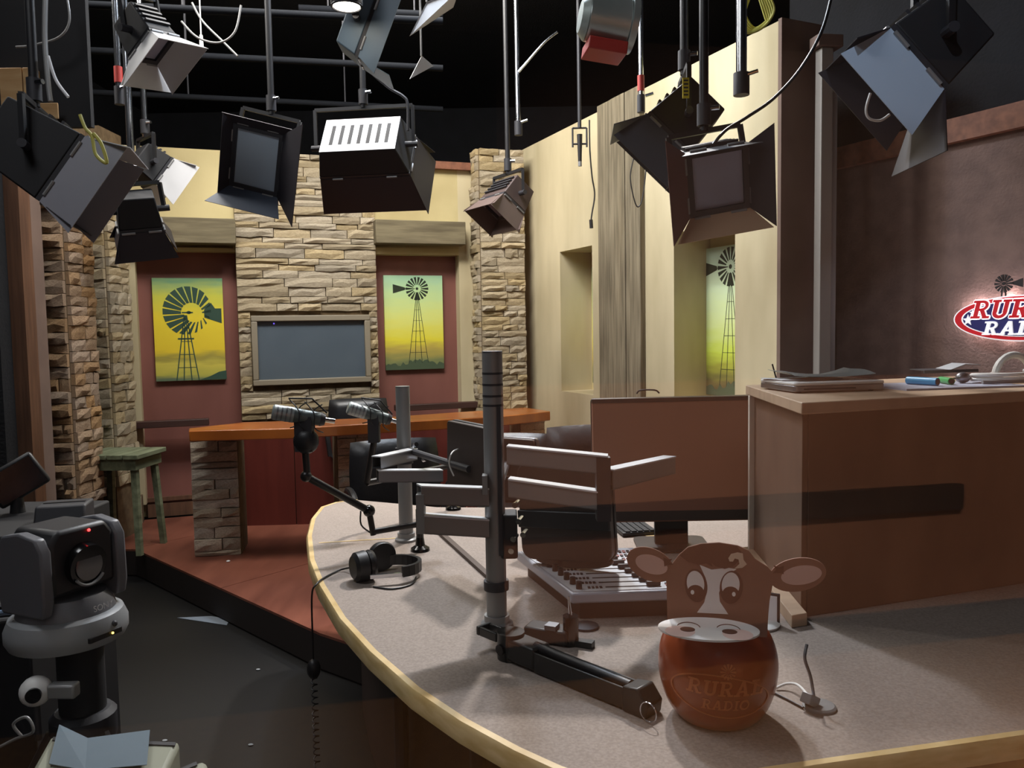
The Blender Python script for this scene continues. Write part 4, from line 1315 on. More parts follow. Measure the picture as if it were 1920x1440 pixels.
# ------------------------------------------------------------------ hutch on the desk
HZ = on_y(1503, 752, 2.14).z
c0 = dz(1503, 755, HZ); c1 = dz(1398, 722, HZ); c2 = dz(1920, 733, HZ)
c3 = c2 + (c2 - c0) * .5
bk = c1 - c0
th_ = thing('desk_hutch', 'tall brown laminate hutch with a pale oak top on the radio desk', 'hutch', (c0.x + .4, c0.y + .4, DZ))
MB().prism([tuple(c0), tuple(c3), tuple(c3 + bk), tuple(c1)], HZ - .032, HZ).build('hutch_top', hutchwood, th_, world=True, bevel=.003)
e1h = (c2 - c0).normalized(); e2h = bk.normalized()
def hp_(u, v):
    return c0 + e1h * u + e2h * v
Lb, Lu = bk.length, (c3 - c0).length
def hslab(u0, u1, v0, v1, z0, z1, mt, name, bevel=.002):
    MB().prism([tuple(hp_(u0, v0)), tuple(hp_(u1, v0)), tuple(hp_(u1, v1)), tuple(hp_(u0, v1))], z0, z1).build(name, mt, th_, world=True, bevel=bevel)
hslab(.04, Lu - .05, .05, .07, DZ + .0, HZ - .0325, hutchdark, 'front_panel')
hslab(.02, .0395, .05, Lb - .06, DZ + .0, HZ - .0325, hutchdark, 'side_panel')
hslab(.0, .03, Lb - .0595, Lb - .04, DZ + .0, HZ - .0325, whitelam, 'rear_edge')
hslab(-.03, .0195, -.01, Lb - .02, DZ, DZ + .035, hutchwood, 'plinth')
hslab(.04, Lu - .05, .6, .62, DZ, HZ - .0325, hutchdark, 'back_panel')
# items on the hutch
def hz_(px, py, z=None):
    return on_z(px, py, HZ if z is None else z)
a = hz_(1423, 716); b = hz_(1490, 738); c = hz_(1706, 731)
u_ = V((c.x - b.x, c.y - b.y)); v_ = V((a.x - b.x, a.y - b.y))
ang = math.atan2(u_.y, u_.x)
t = thing('white_laptop', 'closed white laptop lying at the end of the hutch top', 'laptop', (b.x, b.y, HZ), ang)
lw_, ld_ = .30, .22
MB().prism([(p[0] + lw_ / 2, p[1] + ld_ / 2) for p in rrect(lw_, ld_, .012)], .004, .022).build('laptop_base', alu, t, bevel=.002)
MB().prism([(p[0] + lw_ / 2, p[1] + ld_ / 2) for p in rrect(lw_, ld_, .012)], .0225, .032).build('laptop_lid', white, t, bevel=.003)
B(.03, .2, -.0006, .002, .01, .014).build('side_slot', darkgrey, t)
for sx in (.03, lw_ - .03):
    MB().cyl((sx, .03, 0), (sx, .03, .004), .008, n=12).build('rubber_foot', blackpl, t)
    MB().cyl((sx, ld_ - .03, 0), (sx, ld_ - .03, .004), .008, n=12).build('rubber_foot', blackpl, t)
def sheetgrid(name, mt, label, cat, M, w_, d_, bend, th=.0015, sd=0):
    rnd = random.Random(sd)
    vs_, fs_ = [], []
    nx_, ny_ = 8, 6
    for k in range(2):
        for j in range(ny_ + 1):
            for i in range(nx_ + 1):
                u__, v__ = i / nx_, j / ny_
                z = bend * (4 * (u__ - .5) ** 2 * (.4 + v__)) + bend * .3 * math.sin(5 * v__)
                vs_.append((u__ * w_, v__ * d_, z - k * th))
    s_ = (nx_ + 1) * (ny_ + 1)
    for j in range(ny_):
        for i in range(nx_):
            a0 = j * (nx_ + 1) + i
            fs_.append((a0, a0 + 1, a0 + nx_ + 2, a0 + nx_ + 1))
            fs_.append((s_ + a0 + nx_ + 1, s_ + a0 + nx_ + 2, s_ + a0 + 1, s_ + a0))
    for i in range(nx_):
        fs_ += [(i, s_ + i, s_ + i + 1, i + 1), (ny_ * (nx_ + 1) + i + 1, s_ + ny_ * (nx_ + 1) + i + 1, s_ + ny_ * (nx_ + 1) + i, ny_ * (nx_ + 1) + i)]
    for j in range(ny_):
        a0 = j * (nx_ + 1)
        fs_ += [(a0 + nx_ + 1, s_ + a0 + nx_ + 1, s_ + a0, a0), (a0 + nx_, s_ + a0 + nx_, s_ + a0 + 2 * nx_ + 1, a0 + 2 * nx_ + 1)]
    o = MB().add(vs_, fs_).build(name, mt)
    o.matrix_basis = M
    return tag(o, label, cat)
M = Matrix.Translation((b.x + .0, b.y + .02, HZ + .036)) @ rotz(ang)
film = mat('grey_film', '8f9698', .25, col2='a8afb0', scale=6)
sheetgrid('film_sheet', film, 'crumpled grey plastic sheet lying on the white laptop', 'plastic sheet', M @ Matrix.Translation((.02, .02, .009)), .27, .17, .016)
sheetgrid('paper_sheet', paper, 'white paper under the crumpled sheet on the laptop', 'paper', M @ Matrix.Translation((.0, .06, -.0015)) @ rotz(R(6)), .22, .12, .002)
t = thing('pen', 'thin dark pen leaning on the papers at the hutch end', 'pen', (b.x + .01, b.y + .2, HZ), 0)
MB().cyl((0, 0, .036), (-.012, 0, .08), .0025, n=6).build('pen_body', darkgrey, t)
MB().cyl((.008, 0, .004), (0.0, 0, .0362), .0012, n=6).build('pen_tip', chrome, t)
p = hz_(1700, 733)
tag(MB(rotz(ang)).box(0, .42, 0, .24, 0, .006).build('folder', mat('folder_grey', '9fa3b4', .7)), 'flat grey folder under the blue roll on the hutch', 'folder').location = p
def roll(label, px0, px1, py, r, mt, name):
    a, b = hz_(px0, py, HZ + .0065 + r), hz_(px1, py + 3, HZ + .0065 + r)
    t = thing(name, label, 'roll', a)
    d = (b - a)
    MB().cyl((0, 0, 0), d, r, n=24).build('roll_body', mt, t)
    MB().cyl(d, d + d.normalized() * .002, r * .75, n=20).build('roll_core', blackpl, t)
roll('bright blue plastic roll lying on the hutch folder', 1702, 1758, 713, .0125, blue, 'blue_roll')
roll('short green roll beside the blue one on the hutch', 1764, 1784, 712, .011, green, 'green_roll')
p = hz_(1805, 722)
t = thing('silver_plug', 'silver rounded plug with a short lead on the hutch', 'plug', (p.x, p.y, HZ + .0065))
MB().ball((0, 0, .018), .018, sx=1.3).build('plug_body', alu, t)
MB().cyl((-.05, 0, .012), (-.02, 0, .016), .003, n=8).build('plug_pin', chrome, t)
MB().tube([(.02, 0, .016), (.06, .0, .012), (.09, -.03, .0055)], .005, smooth=4).build('plug_lead', alud, t)
q = [hz_(1733, 700), hz_(1850, 703)]
M = Matrix.Translation((q[0].x, q[0].y, HZ + .0065)) @ rotz(ang)
t = thing('metal_bracket', 'bent silver sheet metal bracket lying across the hutch folder', 'bracket', (q[0].x, q[0].y, HZ), ang)
MB().sheet([(0, 0, .012), (.12, 0, .012), (.12, .09, .014), (0, .09, .014)], .003).build('bracket_plate', alu, t, smooth=False)
MB().sheet([(.12, 0, .012), (.19, 0, .034), (.19, .08, .036), (.12, .09, .014)], .003).build('bracket_flap', whitemet, t, smooth=False)
MB().sheet([(.19, 0, .034), (.26, 0, .03), (.26, .08, .032), (.19, .08, .036)], .003).build('bracket_lip', whitemet, t, smooth=False)
B(.0, .25, .0, .004, 0, .0118).build('bracket_foot', alu, t)
p = hz_(1880, 722)
t = thing('cable_coil', 'loose coil of white cable at the far end of the hutch', 'cable', (p.x, p.y, HZ + .0065), ang)
co = [(.1 * math.cos(a_) * (1 + .06 * math.sin(3 * a_)) + .02, .06 * math.sin(a_) + .02, .006 + .0022 * a_) for a_ in [k * .2 for k in range(66)]]
MB().tube(co, .006, n=8).build('coil_loop', white, t)
MB().tube([(-.1, -.03, .007), (.0, -.04, .007), (.12, -.05, .007)], .006, smooth=3).build('coil_end', alud, t)
hb = [(.045 + .07 * math.cos(a_), .03, .01 + .075 * math.sin(a_)) for a_ in [PI * k / 14 for k in range(15)]]
tb = thing('white_headband', 'white arched headband standing on the hutch by the cable coil', 'headband', (p.x + .08, p.y + .1, HZ + .0065), ang)
MB().tube(hb, .012, n=8).build('arch', white, tb)
for sx in (-.025, .115):
    MB().cyl((sx, .012, .0135), (sx, .048, .0135), .0135, n=14).build('end_pad', whitemet, tb)
# ------------------------------------------------------------------ chairs
def chair(label, x, y, z0, rz, back_top, seat_h=.48, bw_=.5):
    t = thing('office_chair', label, 'chair', (x, y, z0), rz, 'black leather chairs')
    def cushion(name, w_, h_, d_, M):
        mb = MB(M)
        n_ = 10
        vs_, fs_ = [], []
        for k, s_ in ((0, -1), (1, 1)):
            for j in range(n_ + 1):
                for i in range(n_ + 1):
                    u, v = i / n_ * 2 - 1, j / n_ * 2 - 1
                    su, sv = (1 - abs(u) ** 4), (1 - abs(v) ** 4)
                    vs_.append((u * w_ / 2 * (1 - .06 * v * v), s_ * d_ / 2 * (su * sv) ** .35, v * h_ / 2 * (1 - .04 * u * u)))
        m_ = (n_ + 1) ** 2
        for j in range(n_):
            for i in range(n_):
                a0 = j * (n_ + 1) + i
                fs_.append((a0, a0 + 1, a0 + n_ + 2, a0 + n_ + 1))
                fs_.append((m_ + a0 + n_ + 1, m_ + a0 + n_ + 2, m_ + a0 + 1, m_ + a0))
        mb.add(vs_, fs_)
        return mb.build(name, leather, t, ang=70)
    bh = back_top - seat_h - .02
    cushion('backrest', bw_, bh, .1, Matrix.Translation((0, .24, seat_h + .02 + bh / 2)) @ Matrix.Rotation(R(-8), 4, 'X'))
    cushion('seat', bw_, .48, .1, Matrix.Translation((0, 0, seat_h)) @ Matrix.Rotation(R(90), 4, 'X'))
    for s_ in (-1, 1):
        MB().tube([(s_ * bw_ * .5, .2, seat_h + .02), (s_ * bw_ * .55, .16, seat_h + .2), (s_ * bw_ * .55, -.1, seat_h + .21), (s_ * bw_ * .5, -.14, seat_h + .0)], .018, smooth=5).build('armrest', blackpl, t)
    MB().cyl((0, 0, .1), (0, 0, seat_h - .04), .03, n=14).build('gas_lift', darkgrey, t)
    for k in range(5):
        a_ = 2 * PI * k / 5
        MB().cyl((0, 0, .1), (.28 * math.cos(a_), .28 * math.sin(a_), .065), .022, .015, n=8).build('base_leg', darkgrey, t)
        MB().cyl((.28 * math.cos(a_) - .012, .28 * math.sin(a_), .03), (.28 * math.cos(a_) + .012, .28 * math.sin(a_), .03), .03, n=14).build('caster', blackpl, t)
    return t
p = on_y(1075, 796, 4.0)
chair('black leather chair with its top above the large brown monitor edge', p.x + .12, 3.98 - .24, 0, R(4), p.z, .5)
p = on_y(740, 822, 4.5)
chair('black leather chair behind the shorter monitor post, back towards the orange desk', on_y(768, 822, 4.5).x - .0, 4.5 - .24, .0, R(20), p.z, .5, .52)
p = on_y(955, 812, 4.75)
chair('black leather chair mostly hidden by the tilted dark monitor', p.x, 4.75 - .24, 0, R(-8), p.z, .5, .5)
p = on_y(686, 746, 6.15)
chair('black leather chair behind the orange topped set desk', p.x, 6.15 - .24, PZ, R(14), p.z - PZ, .5, .46)

# ------------------------------------------------------------------ robotic camera on its tripod and the gear beside it
yc = 1.5
bc = on_y(128, 1195, yc)
t = thing('robotic_camera', 'grey pan tilt video camera on a tripod beside the dark gear', 'camera', (bc.x, yc, bc.z), R(66))
MB().lathe([(.1, 0), (.106, .012), (.106, .03), (.098, .05), (.088, .056)], 40).build('camera_base', ptzl, t)
MB().prism(rrect(.07, .012, .003, .0, -.1), .015, .024).build('base_slot', blackpl, t)
MB().ball((.02, -.102, .034), .006).build('base_lens', darkgrey, t)
MB().ball((.012, -.107, .0195), .0022).build('status_light', mat('amber_led', 'ffd060', .4, emit=4), t)
MB().lathe([(.086, .056), (.082, .07), (.07, .088)], 36).build('turntable', ptzg, t)
for s_ in (-1, 1):
    pf_ = [(-.055, .07), (.055, .07), (.062, .1), (.06, .19), (.045, .214), (.0, .222), (-.045, .214), (-.06, .19), (-.062, .1)]
    MB(Matrix.Translation((s_ * .078, 0, 0)) @ rotz(PI / 2)).prismy(pf_, -.011, .011).build('side_arm', ptzg, t, bevel=.004)
MB(rotz(0)).prismy([(-.066, .1), (.066, .1), (.066, .2), (.05, .222), (-.05, .222), (-.066, .2)], -.055, .06).build('camera_head', blackpl, t, bevel=.008)
MB().cyl((0, -.05, .15), (0, -.068, .148), .042, .038, n=32).build('lens_barrel', blackgl, t)
MB().cyl((0, -.0685, .148), (0, -.0695, .148), .028, n=28).build('lens_glass', mat('lens_glass', '0a0d18', .05, coat=1), t)
ar = [(.034 * math.cos(a_), -.069, .146 + .034 * math.sin(a_)) for a_ in [R(215 + 110 * k / 12) for k in range(13)]]
MB().tube(ar, .003, n=6).build('lens_rim', ptzl, t)
MB().ball((.012, -.057, .211), .0028).build('tally_light', mat('red_led', 'ff3030', .4, emit=6), t)
fc = bpy.data.curves.new('name_plate', 'FONT')
fc.body = 'SONY'
fc.size = .016
fc.align_x = 'CENTER'
fc.extrude = .0004
tmp = bpy.data.objects.new('tmp', fc)
C.objects.link(tmp)
bpy.context.view_layer.update()
me = bpy.data.meshes.new_from_object(tmp.evaluated_get(bpy.context.evaluated_depsgraph_get()))
bpy.data.objects.remove(tmp)
me.materials.append(whitemet)
o = bpy.data.objects.new('name_plate', me)
C.objects.link(o); o.parent = t
o.matrix_basis = Matrix.Translation((.012, -.0868, .063)) @ Matrix.Rotation(R(80), 4, 'X')
tp = thing('camera_tripod', 'black tripod under the robotic camera', 'tripod', (bc.x + .01, yc + .02, 0))
hz2 = bc.z
MB().cyl((0, 0, hz2 - .012), (0, 0, hz2 - .001), .07, n=24).build('head_plate', blackpl, tp)
MB().cyl((0, 0, .45), (0, 0, hz2 - .012), .042, n=20).build('centre_column', blackmt, tp)
MB().lathe([(.055, hz2 - .22), (.06, hz2 - .2), (.06, hz2 - .16), (.05, hz2 - .15)], 20).build('column_collar', darkgrey, tp)
for k in range(3):
    a_ = R(-30 + 120 * k)
    c_, s_ = math.cos(a_), math.sin(a_)
    MB().cyl((.05 * c_, .05 * s_, hz2 - .19), (.26 * c_, .26 * s_, .4), .017, n=10).build('leg', blackpl, tp)
    MB().cyl((.25 * c_, .25 * s_, .43), (.42 * c_, .42 * s_, .0), .012, n=10).build('leg_extension', darkgrey, tp)
    MB().cyl((.25 * c_, .25 * s_, .4), (.272 * c_, .272 * s_, .46), .024, n=10).build('leg_clamp', darkgrey, tp)
# gear rack and boxes at the window
rk = on_y(60, 1120, 1.95)
t = thing('gear_rack', 'black equipment rack behind the robotic camera', 'rack', (-1.62, 2.05, 0))
B(-.3, .42, -.12, .3, 0, on_y(60, 1005, 1.93).z).build('rack_body', blackmt, t, bevel=.006)
zz = on_y(60, 1005, 1.93).z
for k in range(3):
    B(-.28, .4, -.127, -.12, zz - .09 * (k + 1) + .01, zz - .09 * k - .01).build('rack_panel', darkgrey if k % 2 else blackpl, t, bevel=.002)
    MB().cyl((.3, -.13, zz - .09 * k - .045), (.3, -.145, zz - .09 * k - .045), .012, n=12).build('rack_knob', alud, t)
zr = zz
p = on_y(112, 1000, 2.0)
t = thing('black_speaker', 'small black slanted box standing on the equipment rack', 'speaker', (p.x - .03, 2.08, zr), R(14))
MB(rotz(PI / 2)).prismy([(-.06, 0), (.05, 0), (.05, .05), (-.035, .05)], -.06, .06).build('box_body', darkgrey, t, bevel=.006)
B(-.05, .05, -.0, .01, .0505, .052).build('box_grille', blackpl, t)
p = on_y(25, 970, 2.1)
t = thing('preview_monitor', 'small black monitor tilted on the rack beside the brown timber post', 'monitor', (p.x - .05, 2.2, zr + .001), R(30))
MB(Matrix.Translation((0, 0, .09)) @ Matrix.Rotation(R(-30), 4, 'Y')).box(-.07, .07, -.015, .015, -.05, .05).build('monitor_body', blackpl, t, bevel=.008)
MB(Matrix.Translation((0, 0, .09)) @ Matrix.Rotation(R(-30), 4, 'Y')).box(-.062, .062, -.0165, -.015, -.042, .042).build('monitor_screen', mat('dark_screen', '17181c', .2), t)
MB().cyl((0, 0, 0), (0, 0, .07), .02, .012, n=12).build('monitor_foot', blackpl, t)
B(.05, .08, -.07, -.06, .0, .012).build('tally_strip', mat('teal_label', '7fb8b4', .6), t)
# cables on the rack
for k, (py, mt, nm) in enumerate(((1105, red, 'red'), (1120, blackpl, 'black'), (1133, white, 'white'), (1150, mat('cable_blue', '7f95b0', .5), 'pale blue'), (1165, alud, 'grey'))):
    pts = [on_y(-30, py + 4, 1.66), on_y(20, py - 3, 1.62), on_y(52, py + 2, 1.62), on_y(75, py + 14, 1.7)]
    tag(MB().tube(pts, .006, smooth=5).build('rack_cable', mt), '%s cable running across the gear rack to the robotic camera' % nm, 'cable', 'cables behind the robotic camera')
p = on_y(35, 1320, 1.35)
t = thing('webcam', 'white ball webcam with a dark lens low beside the tripod', 'webcam', (p.x, 1.4, p.z))
MB().ball((0, 0, 0), .027).build('ball', white, t)
MB().cyl((.01, -.022, .003), (.012, -.0285, .003), .013, n=18).build('lens', blackgl, t)
B(.026, .075, -.012, .012, -.012, .014).build('bracket', alud, t, bevel=.004)
MB().cyl((0, 0, -.024), (0, .0, -.09), .006, n=8).build('stem', darkgrey, t)
zt2 = on_y(30, 1400, 1.32).z
t = thing('gear_trolley', 'black trolley shelf carrying the webcam and pale boxes', 'trolley', (-1.0, 1.25, 0))
B(-.5, .38, -.3, .03, zt2 - .16, zt2 - .13).build('shelf', blackmt, t)
for sx in (-.48, .36):
    for sy in (-.28, .01):
        B(sx - .015, sx + .015, sy - .015, sy + .015, 0, zt2 - .16).build('trolley_leg', blackpl, t)
zs = zt2 - .13
o = MB().tube([on_y(0, 1400, 1.3), on_y(30, 1385, 1.3), on_y(62, 1372, 1.28), on_y(50, 1345, 1.28), on_y(25, 1358, 1.28), on_y(40, 1380, 1.28)], .0025, smooth=6).build('thin_lead', alud)
tag(o, 'thin looped grey lead on the trolley under the webcam', 'cable')
z1 = on_y(300, 1395, 1.15).z
def bz(px, py):
    p = on_z(px, py, z1)
    return (p.x, p.y)
t = thing('beige_box', 'large pale green grey plastic case carrying the folded blue sheets', 'case', (bz(230, 1430)[0], bz(230, 1430)[1], zs))
q = [bz(60, 1440), bz(95, 1378), bz(338, 1388), bz(300, 1470), bz(60, 1500)]
MB().prism(q, zs, z1).build('case_body', beige, t, world=True, bevel=.008)
MB().prism([bz(100, 1384), bz(330, 1394), bz(328, 1400), bz(98, 1390)], z1, z1 + .002).build('case_seam', darkgrey, t, world=True)
z1b = z1 - .03
def bz2(px, py):
    p = on_z(px, py, z1b)
    return (p.x, p.y)
t = thing('beige_box', 'smaller pale plastic case with a dark slot at the floor side', 'case', (bz2(350, 1450)[0], bz2(350, 1450)[1], zs))
MB().prism([bz2(352, 1448), bz2(372, 1424), bz2(390, 1428), bz2(386, 1500), bz2(345, 1500)], zs, z1b).build('case_body', beige, t, world=True, bevel=.008)
MB().prism([bz2(330, 1446), bz2(368, 1430), bz2(370, 1436), bz2(332, 1452)], z1b, z1b + .002).build('case_slot', darkgrey, t, world=True)
q = [bz(92, 1438), bz(112, 1376), bz(165, 1392), bz(160, 1450)]
qs = [V((a, b, z1 + .004 + dz_)) for (a, b), dz_ in zip(q, (0.0, .010, .002, 0))]
mbx = MB().sheet(qs, .001)
q2 = [bz(160, 1450), bz(165, 1392), bz(282, 1384), bz(276, 1448)]
mbx.sheet([V((a, b, z1 + .004 + dz_)) for (a, b), dz_ in zip(q2, (0, .002, .008, .006))], .001)
tag(mbx.build('folded_sheet', bluepap, smooth=False), 'folded pale blue paper on the larger plastic case', 'paper')
# scraps on the studio floor
a, b = on_z(335, 1160, .002), on_z(432, 1168, .002)
tag(MB().sheet([on_z(332, 1158, .003), on_z(425, 1172, .003), on_z(432, 1160, .003), on_z(395, 1155, .003)], .002).build('floor_scrap', mat('scrap_grey', '77808a', .7), smooth=False), 'flat grey strip lying on the dark studio floor', 'scrap')
tag(MB().ball(on_z(428, 1052, PZ + .004), .012, sz=.35).build('paper_scrap', paper), 'tiny white scrap on the platform below the stone pillar', 'scrap')
for px, py in ((484, 1255), (470, 1396), (309, 1388)):
    tag(MB().ball(on_z(px, py, .004), .007, sz=.4, sx=1.5, n=8, m=6).build('paper_scrap', mat('scrap_dull', '8b8f92', .8)), 'tiny white scrap on the dark studio floor', 'scrap', 'scraps on the studio floor')

# ------------------------------------------------------------------ lighting grid
GZ = 3.4
def gpipe(py_l, py_r, label, z=GZ, px0=-200, px1=830, r=.022):
    a, b = on_z(px0, py_l, z), on_z(px1, py_r, z)
    t = thing('grid_pipe', label, 'pipe', (a + b) / 2, 0, 'pipes of the lighting grid')
    MB().cyl(a, b, r, n=14).build('pipe', mat('grid_pipe', '17191d', .85, spec=.1), t, world=True)
    d = (b - a)
    for k in (.2, .5, .8):
        c = a + d * k
        MB().cyl(c + V((0, 0, r)), V((c.x, c.y, 4.4)), .006, n=6).build('drop_rod', darkgrey, t, world=True)
    return t
gpipe(76, 128, 'long grid pipe second from the front of the studio')
gpipe(155, 205, 'grid pipe passing above the stone pier')
gpipe(-8, 40, 'bright grid pipe nearest the bright can lamp')
gpipe(345 - 330, 28, 'short bright pipe above the pale hanging flaps', z=3.75, px0=560, px1=830)
# can light that is switched on
p = on_y(650, 14, 3.5)
t = thing('can_lamp', 'glowing round can lamp at the top of the picture', 'lamp', (p.x, 3.5, p.z))
MB().lathe([(.066, .006), (.068, .02), (.06, .16), (.04, .19)], 28).build('lamp_can', blackmt, t)
MB().lathe([(.001, .004), (.056, .004), (.056, .0065)], 28).build('lamp_lens', mat('hot_lens', 'fff6e6', .4, emit=14), t)
MB().tube([(.063 * math.cos(2 * PI * k / 28), .063 * math.sin(2 * PI * k / 28), .004) for k in range(29)], .005, n=6).build('lamp_ring', darkgrey, t)
MB().cyl((0, 0, .19), (0, 0, 4.4 - p.z), .012, n=8).build('lamp_stem', darkgrey, t)

# ------------------------------------------------------------------ hung studio lights
def aim_rot(d, roll=0):
    y = V(d).normalized()
    x = y.cross(V((0, 0, 1))).normalized()
    z = x.cross(y)
    r_ = Matrix((x, y, z)).transposed()
    return r_ @ Matrix.Rotation(roll, 3, 'Y')
def soft_light(label, c, d, w_, h_, dp, roll=0, doors=None, body=blackmt, front=diffuse_grey, door=flap, vents=0, yoke=True, pole=True, back=None, pole_mt=blackpl, name='studio_light', yoke_up=.16, group='studio lights hung from the grid', edge=.0):
    """c = centre of the front, d = aim; doors: dict side -> (length, flare angle in degrees from straight ahead, material)"""
    rot = aim_rot(d, roll)
    t = thing(name, label, 'studio light', c, rot=rot, group=group)
    mb = MB()
    # housing narrows towards the back
    k = .82
    vs_ = [(-w_ / 2, 0, -h_ / 2), (w_ / 2, 0, -h_ / 2), (w_ / 2, 0, h_ / 2), (-w_ / 2, 0, h_ / 2), (-w_ / 2 * k, -dp, -h_ / 2 * k), (w_ / 2 * k, -dp, -h_ / 2 * k), (w_ / 2 * k, -dp, h_ / 2 * k), (-w_ / 2 * k, -dp, h_ / 2 * k)]
    mb.add(vs_, [(0, 1, 2, 3), (7, 6, 5, 4), (0, 4, 5, 1), (1, 5, 6, 2), (2, 6, 7, 3), (3, 7, 4, 0)])
    mb.build('housing', body, t, bevel=.006)
    f = .022
    fm = MB()
    for a, b, c_, e in ((-w_ / 2, w_ / 2, h_ / 2 - f, h_ / 2), (-w_ / 2, w_ / 2, -h_ / 2, -h_ / 2 + f), (-w_ / 2, -w_ / 2 + f, -h_ / 2 + f, h_ / 2 - f), (w_ / 2 - f, w_ / 2, -h_ / 2 + f, h_ / 2 - f)):
        fm.box(a, b, .0005, .018, c_, e)
    fm.build('front_frame', darkgrey, t)
    B(-w_ / 2 + f, w_ / 2 - f, .0005, .006, -h_ / 2 + f, h_ / 2 - f).build('diffuser', front, t)
    for side, dd_ in (doors or {}).items():
        ln, ang_, *mm = dd_
        mt = mm[0] if mm else door
        a_ = R(ang_)
        fw, ou = ln * math.cos(a_), ln * math.sin(a_)
        fl = .03 + ou * .5
        X, Z = w_ / 2, h_ / 2
        if side in 'tb':
            s_ = 1 if side == 't' else -1
            q = [(-X, .018, s_ * Z), (X, .018, s_ * Z), (X + fl, .018 + fw, s_ * (Z + ou)), (-X - fl, .018 + fw, s_ * (Z + ou))]
        else:
            s_ = 1 if side == 'r' else -1
            q = [(s_ * X, .018, -Z), (s_ * X, .018, Z), (s_ * (X + ou), .018 + fw, Z + fl), (s_ * (X + ou), .018 + fw, -Z - fl)]
        o = MB().sheet(q, .003).build('barn_door', mt, t, smooth=False)
        hm = MB()
        for g in (-.6, .6):
            if side in 'tb':
                hm.cyl((g * X - .03, .018, s_ * (Z + .004)), (g * X + .03, .018, s_ * (Z + .004)), .006, n=8)
            else:
                hm.cyl((s_ * (X + .004), .018, g * Z - .03), (s_ * (X + .004), .018, g * Z + .03), .006, n=8)
        hm.build('hinge', alud, o)
    if vents:
        for j in range(vents):
            x = -w_ * k / 2 + .03 + (w_ * k - .06) * (j + .5) / vents
            B(x - .0105, x + .0105, -dp - .002, -dp + .001, -h_ * k * .3, h_ * k * .3).build('vent_slot', blackmt, t)
    else:
        for j in range(4):
            y = -dp * (.25 + .18 * j)
            kk = 1 - (1 - k) * (-y / dp)
            B(-w_ / 2 * kk * .9, w_ / 2 * kk * .9, y - .01, y, h_ / 2 * kk - .002, h_ / 2 * kk + .012).build('cooling_fin', darkgrey, t)
    if back:
        B(-w_ * k / 2, w_ * k / 2, -dp - .0015, -dp, -h_ * k / 2, h_ * k / 2).build('back_plate', back, t)
    Wc = V(c)
    r3 = rot
    mid = Wc + r3 @ V((0, -dp * .45, 0))
    side_ = r3 @ V((1, 0, 0))
    upv = V((0, 0, 1)) - side_ * side_.z
    upv.normalize()
    topy = mid + upv * (h_ / 2 + yoke_up)
    if yoke:
        X = w_ / 2 + .022
        mbk = MB()
        for a, b in ((mid - side_ * X, topy - side_ * X), (topy - side_ * X, topy + side_ * X), (topy + side_ * X, mid + side_ * X)):
            mbk.cyl(a, b, .013, n=4)
        mbk.build('yoke', blackpl, t, world=True)
        for s_ in (-1, 1):
            MB().cyl(mid + side_ * s_ * w_ * .4, mid + side_ * s_ * (X + .025), .016, n=10).build('yoke_knob', darkgrey, t, world=True)
    if pole:
        a = topy if yoke else mid + upv * h_ / 2
        MB().cyl(a, V((a.x, a.y, 4.4)), .017, n=12).build('hanger_pole', pole_mt, t, world=True)
        MB().cyl(a + V((0, 0, .02)), a + V((0, 0, .1)), .026, n=12).build('pole_clamp', darkgrey, t, world=True)
        MB().cyl(a + V((.02, -.02, .08)), a + V((.05, -.03, .08)), .009, n=8).build('clamp_wing', chrome, t, world=True)
    return t
# F4 centre
c = on_y(690, 292, 4.62)
t4 = soft_light('white backed studio light with vent slots hanging before the stone pier', c, (.10, .75, -.5), .52, .30, .16, vents=7, doors={'b': (.24, 10), 'r': (.26, 12), 'l': (.2, 6), 't': (.2, 20)}, body=blackmt, back=whitemet, yoke_up=.06)
# F3
c = on_y(482, 300, 4.3)
soft_light('studio light with a pale blue panel before the stone pier edge', c, (-.12, -.9, -.32), .27, .33, .14, roll=R(-16), front=diffuse_blue, doors={'l': (.19, 48), 'b': (.15, 30, mat('flap_blue', '3d4656', .5)), 'r': (.07, 25), 't': (.05, 60)}, yoke_up=.07)
# F1
c = on_y(128, 325, 3.0)
soft_light('large black studio light with grey flaps and yellow cable ties', c, (.72, .2, -.5), .28, .28, .26, doors={'l': (.15, 4, mat('flap_mid', '90919a', .5)), 't': (.16, 18, mat('flap_pale2', 'c8cacc', .5)), 'b': (.13, 6), 'r': (.14, 10, MATS['flap_mid'])}, yoke_up=.03)
# F2
c = on_y(262, 418, 4.0)
soft_light('small dark studio light hanging before the cream strip', c, (-.1, .45, -.75), .20, .15, .15, roll=R(-15), doors={'b': (.14, 15), 'r': (.1, 25), 'l': (.1, 15), 't': (.1, 20)}, yoke_up=.05, pole_mt=chrome)
c = on_y(292, 322, 4.9)
soft_light('white flapped studio light behind the small dark one', c, (.5, .5, -.5), .2, .2, .14, doors={'r': (.14, 15, whitemet), 't': (.12, 20, whitemet), 'l': (.14, 10, whitemet)}, yoke_up=.06, pole_mt=chrome)
# F5
c = on_y(942, 385, 5.4)
soft_light('small brown box light hanging before the corner stone pier', c, (-.4, -.25, -.6), .32, .2, .17, body=mat('brown_housing', '4a3b38', .6), doors={'l': (.13, 8, mat('flap_brown', '6d5c56', .5)), 'b': (.12, 8, MATS['flap_brown']), 'r': (.12, 10, MATS['flap_brown']), 't': (.12, 15, MATS['flap_brown'])}, yoke_up=.05)
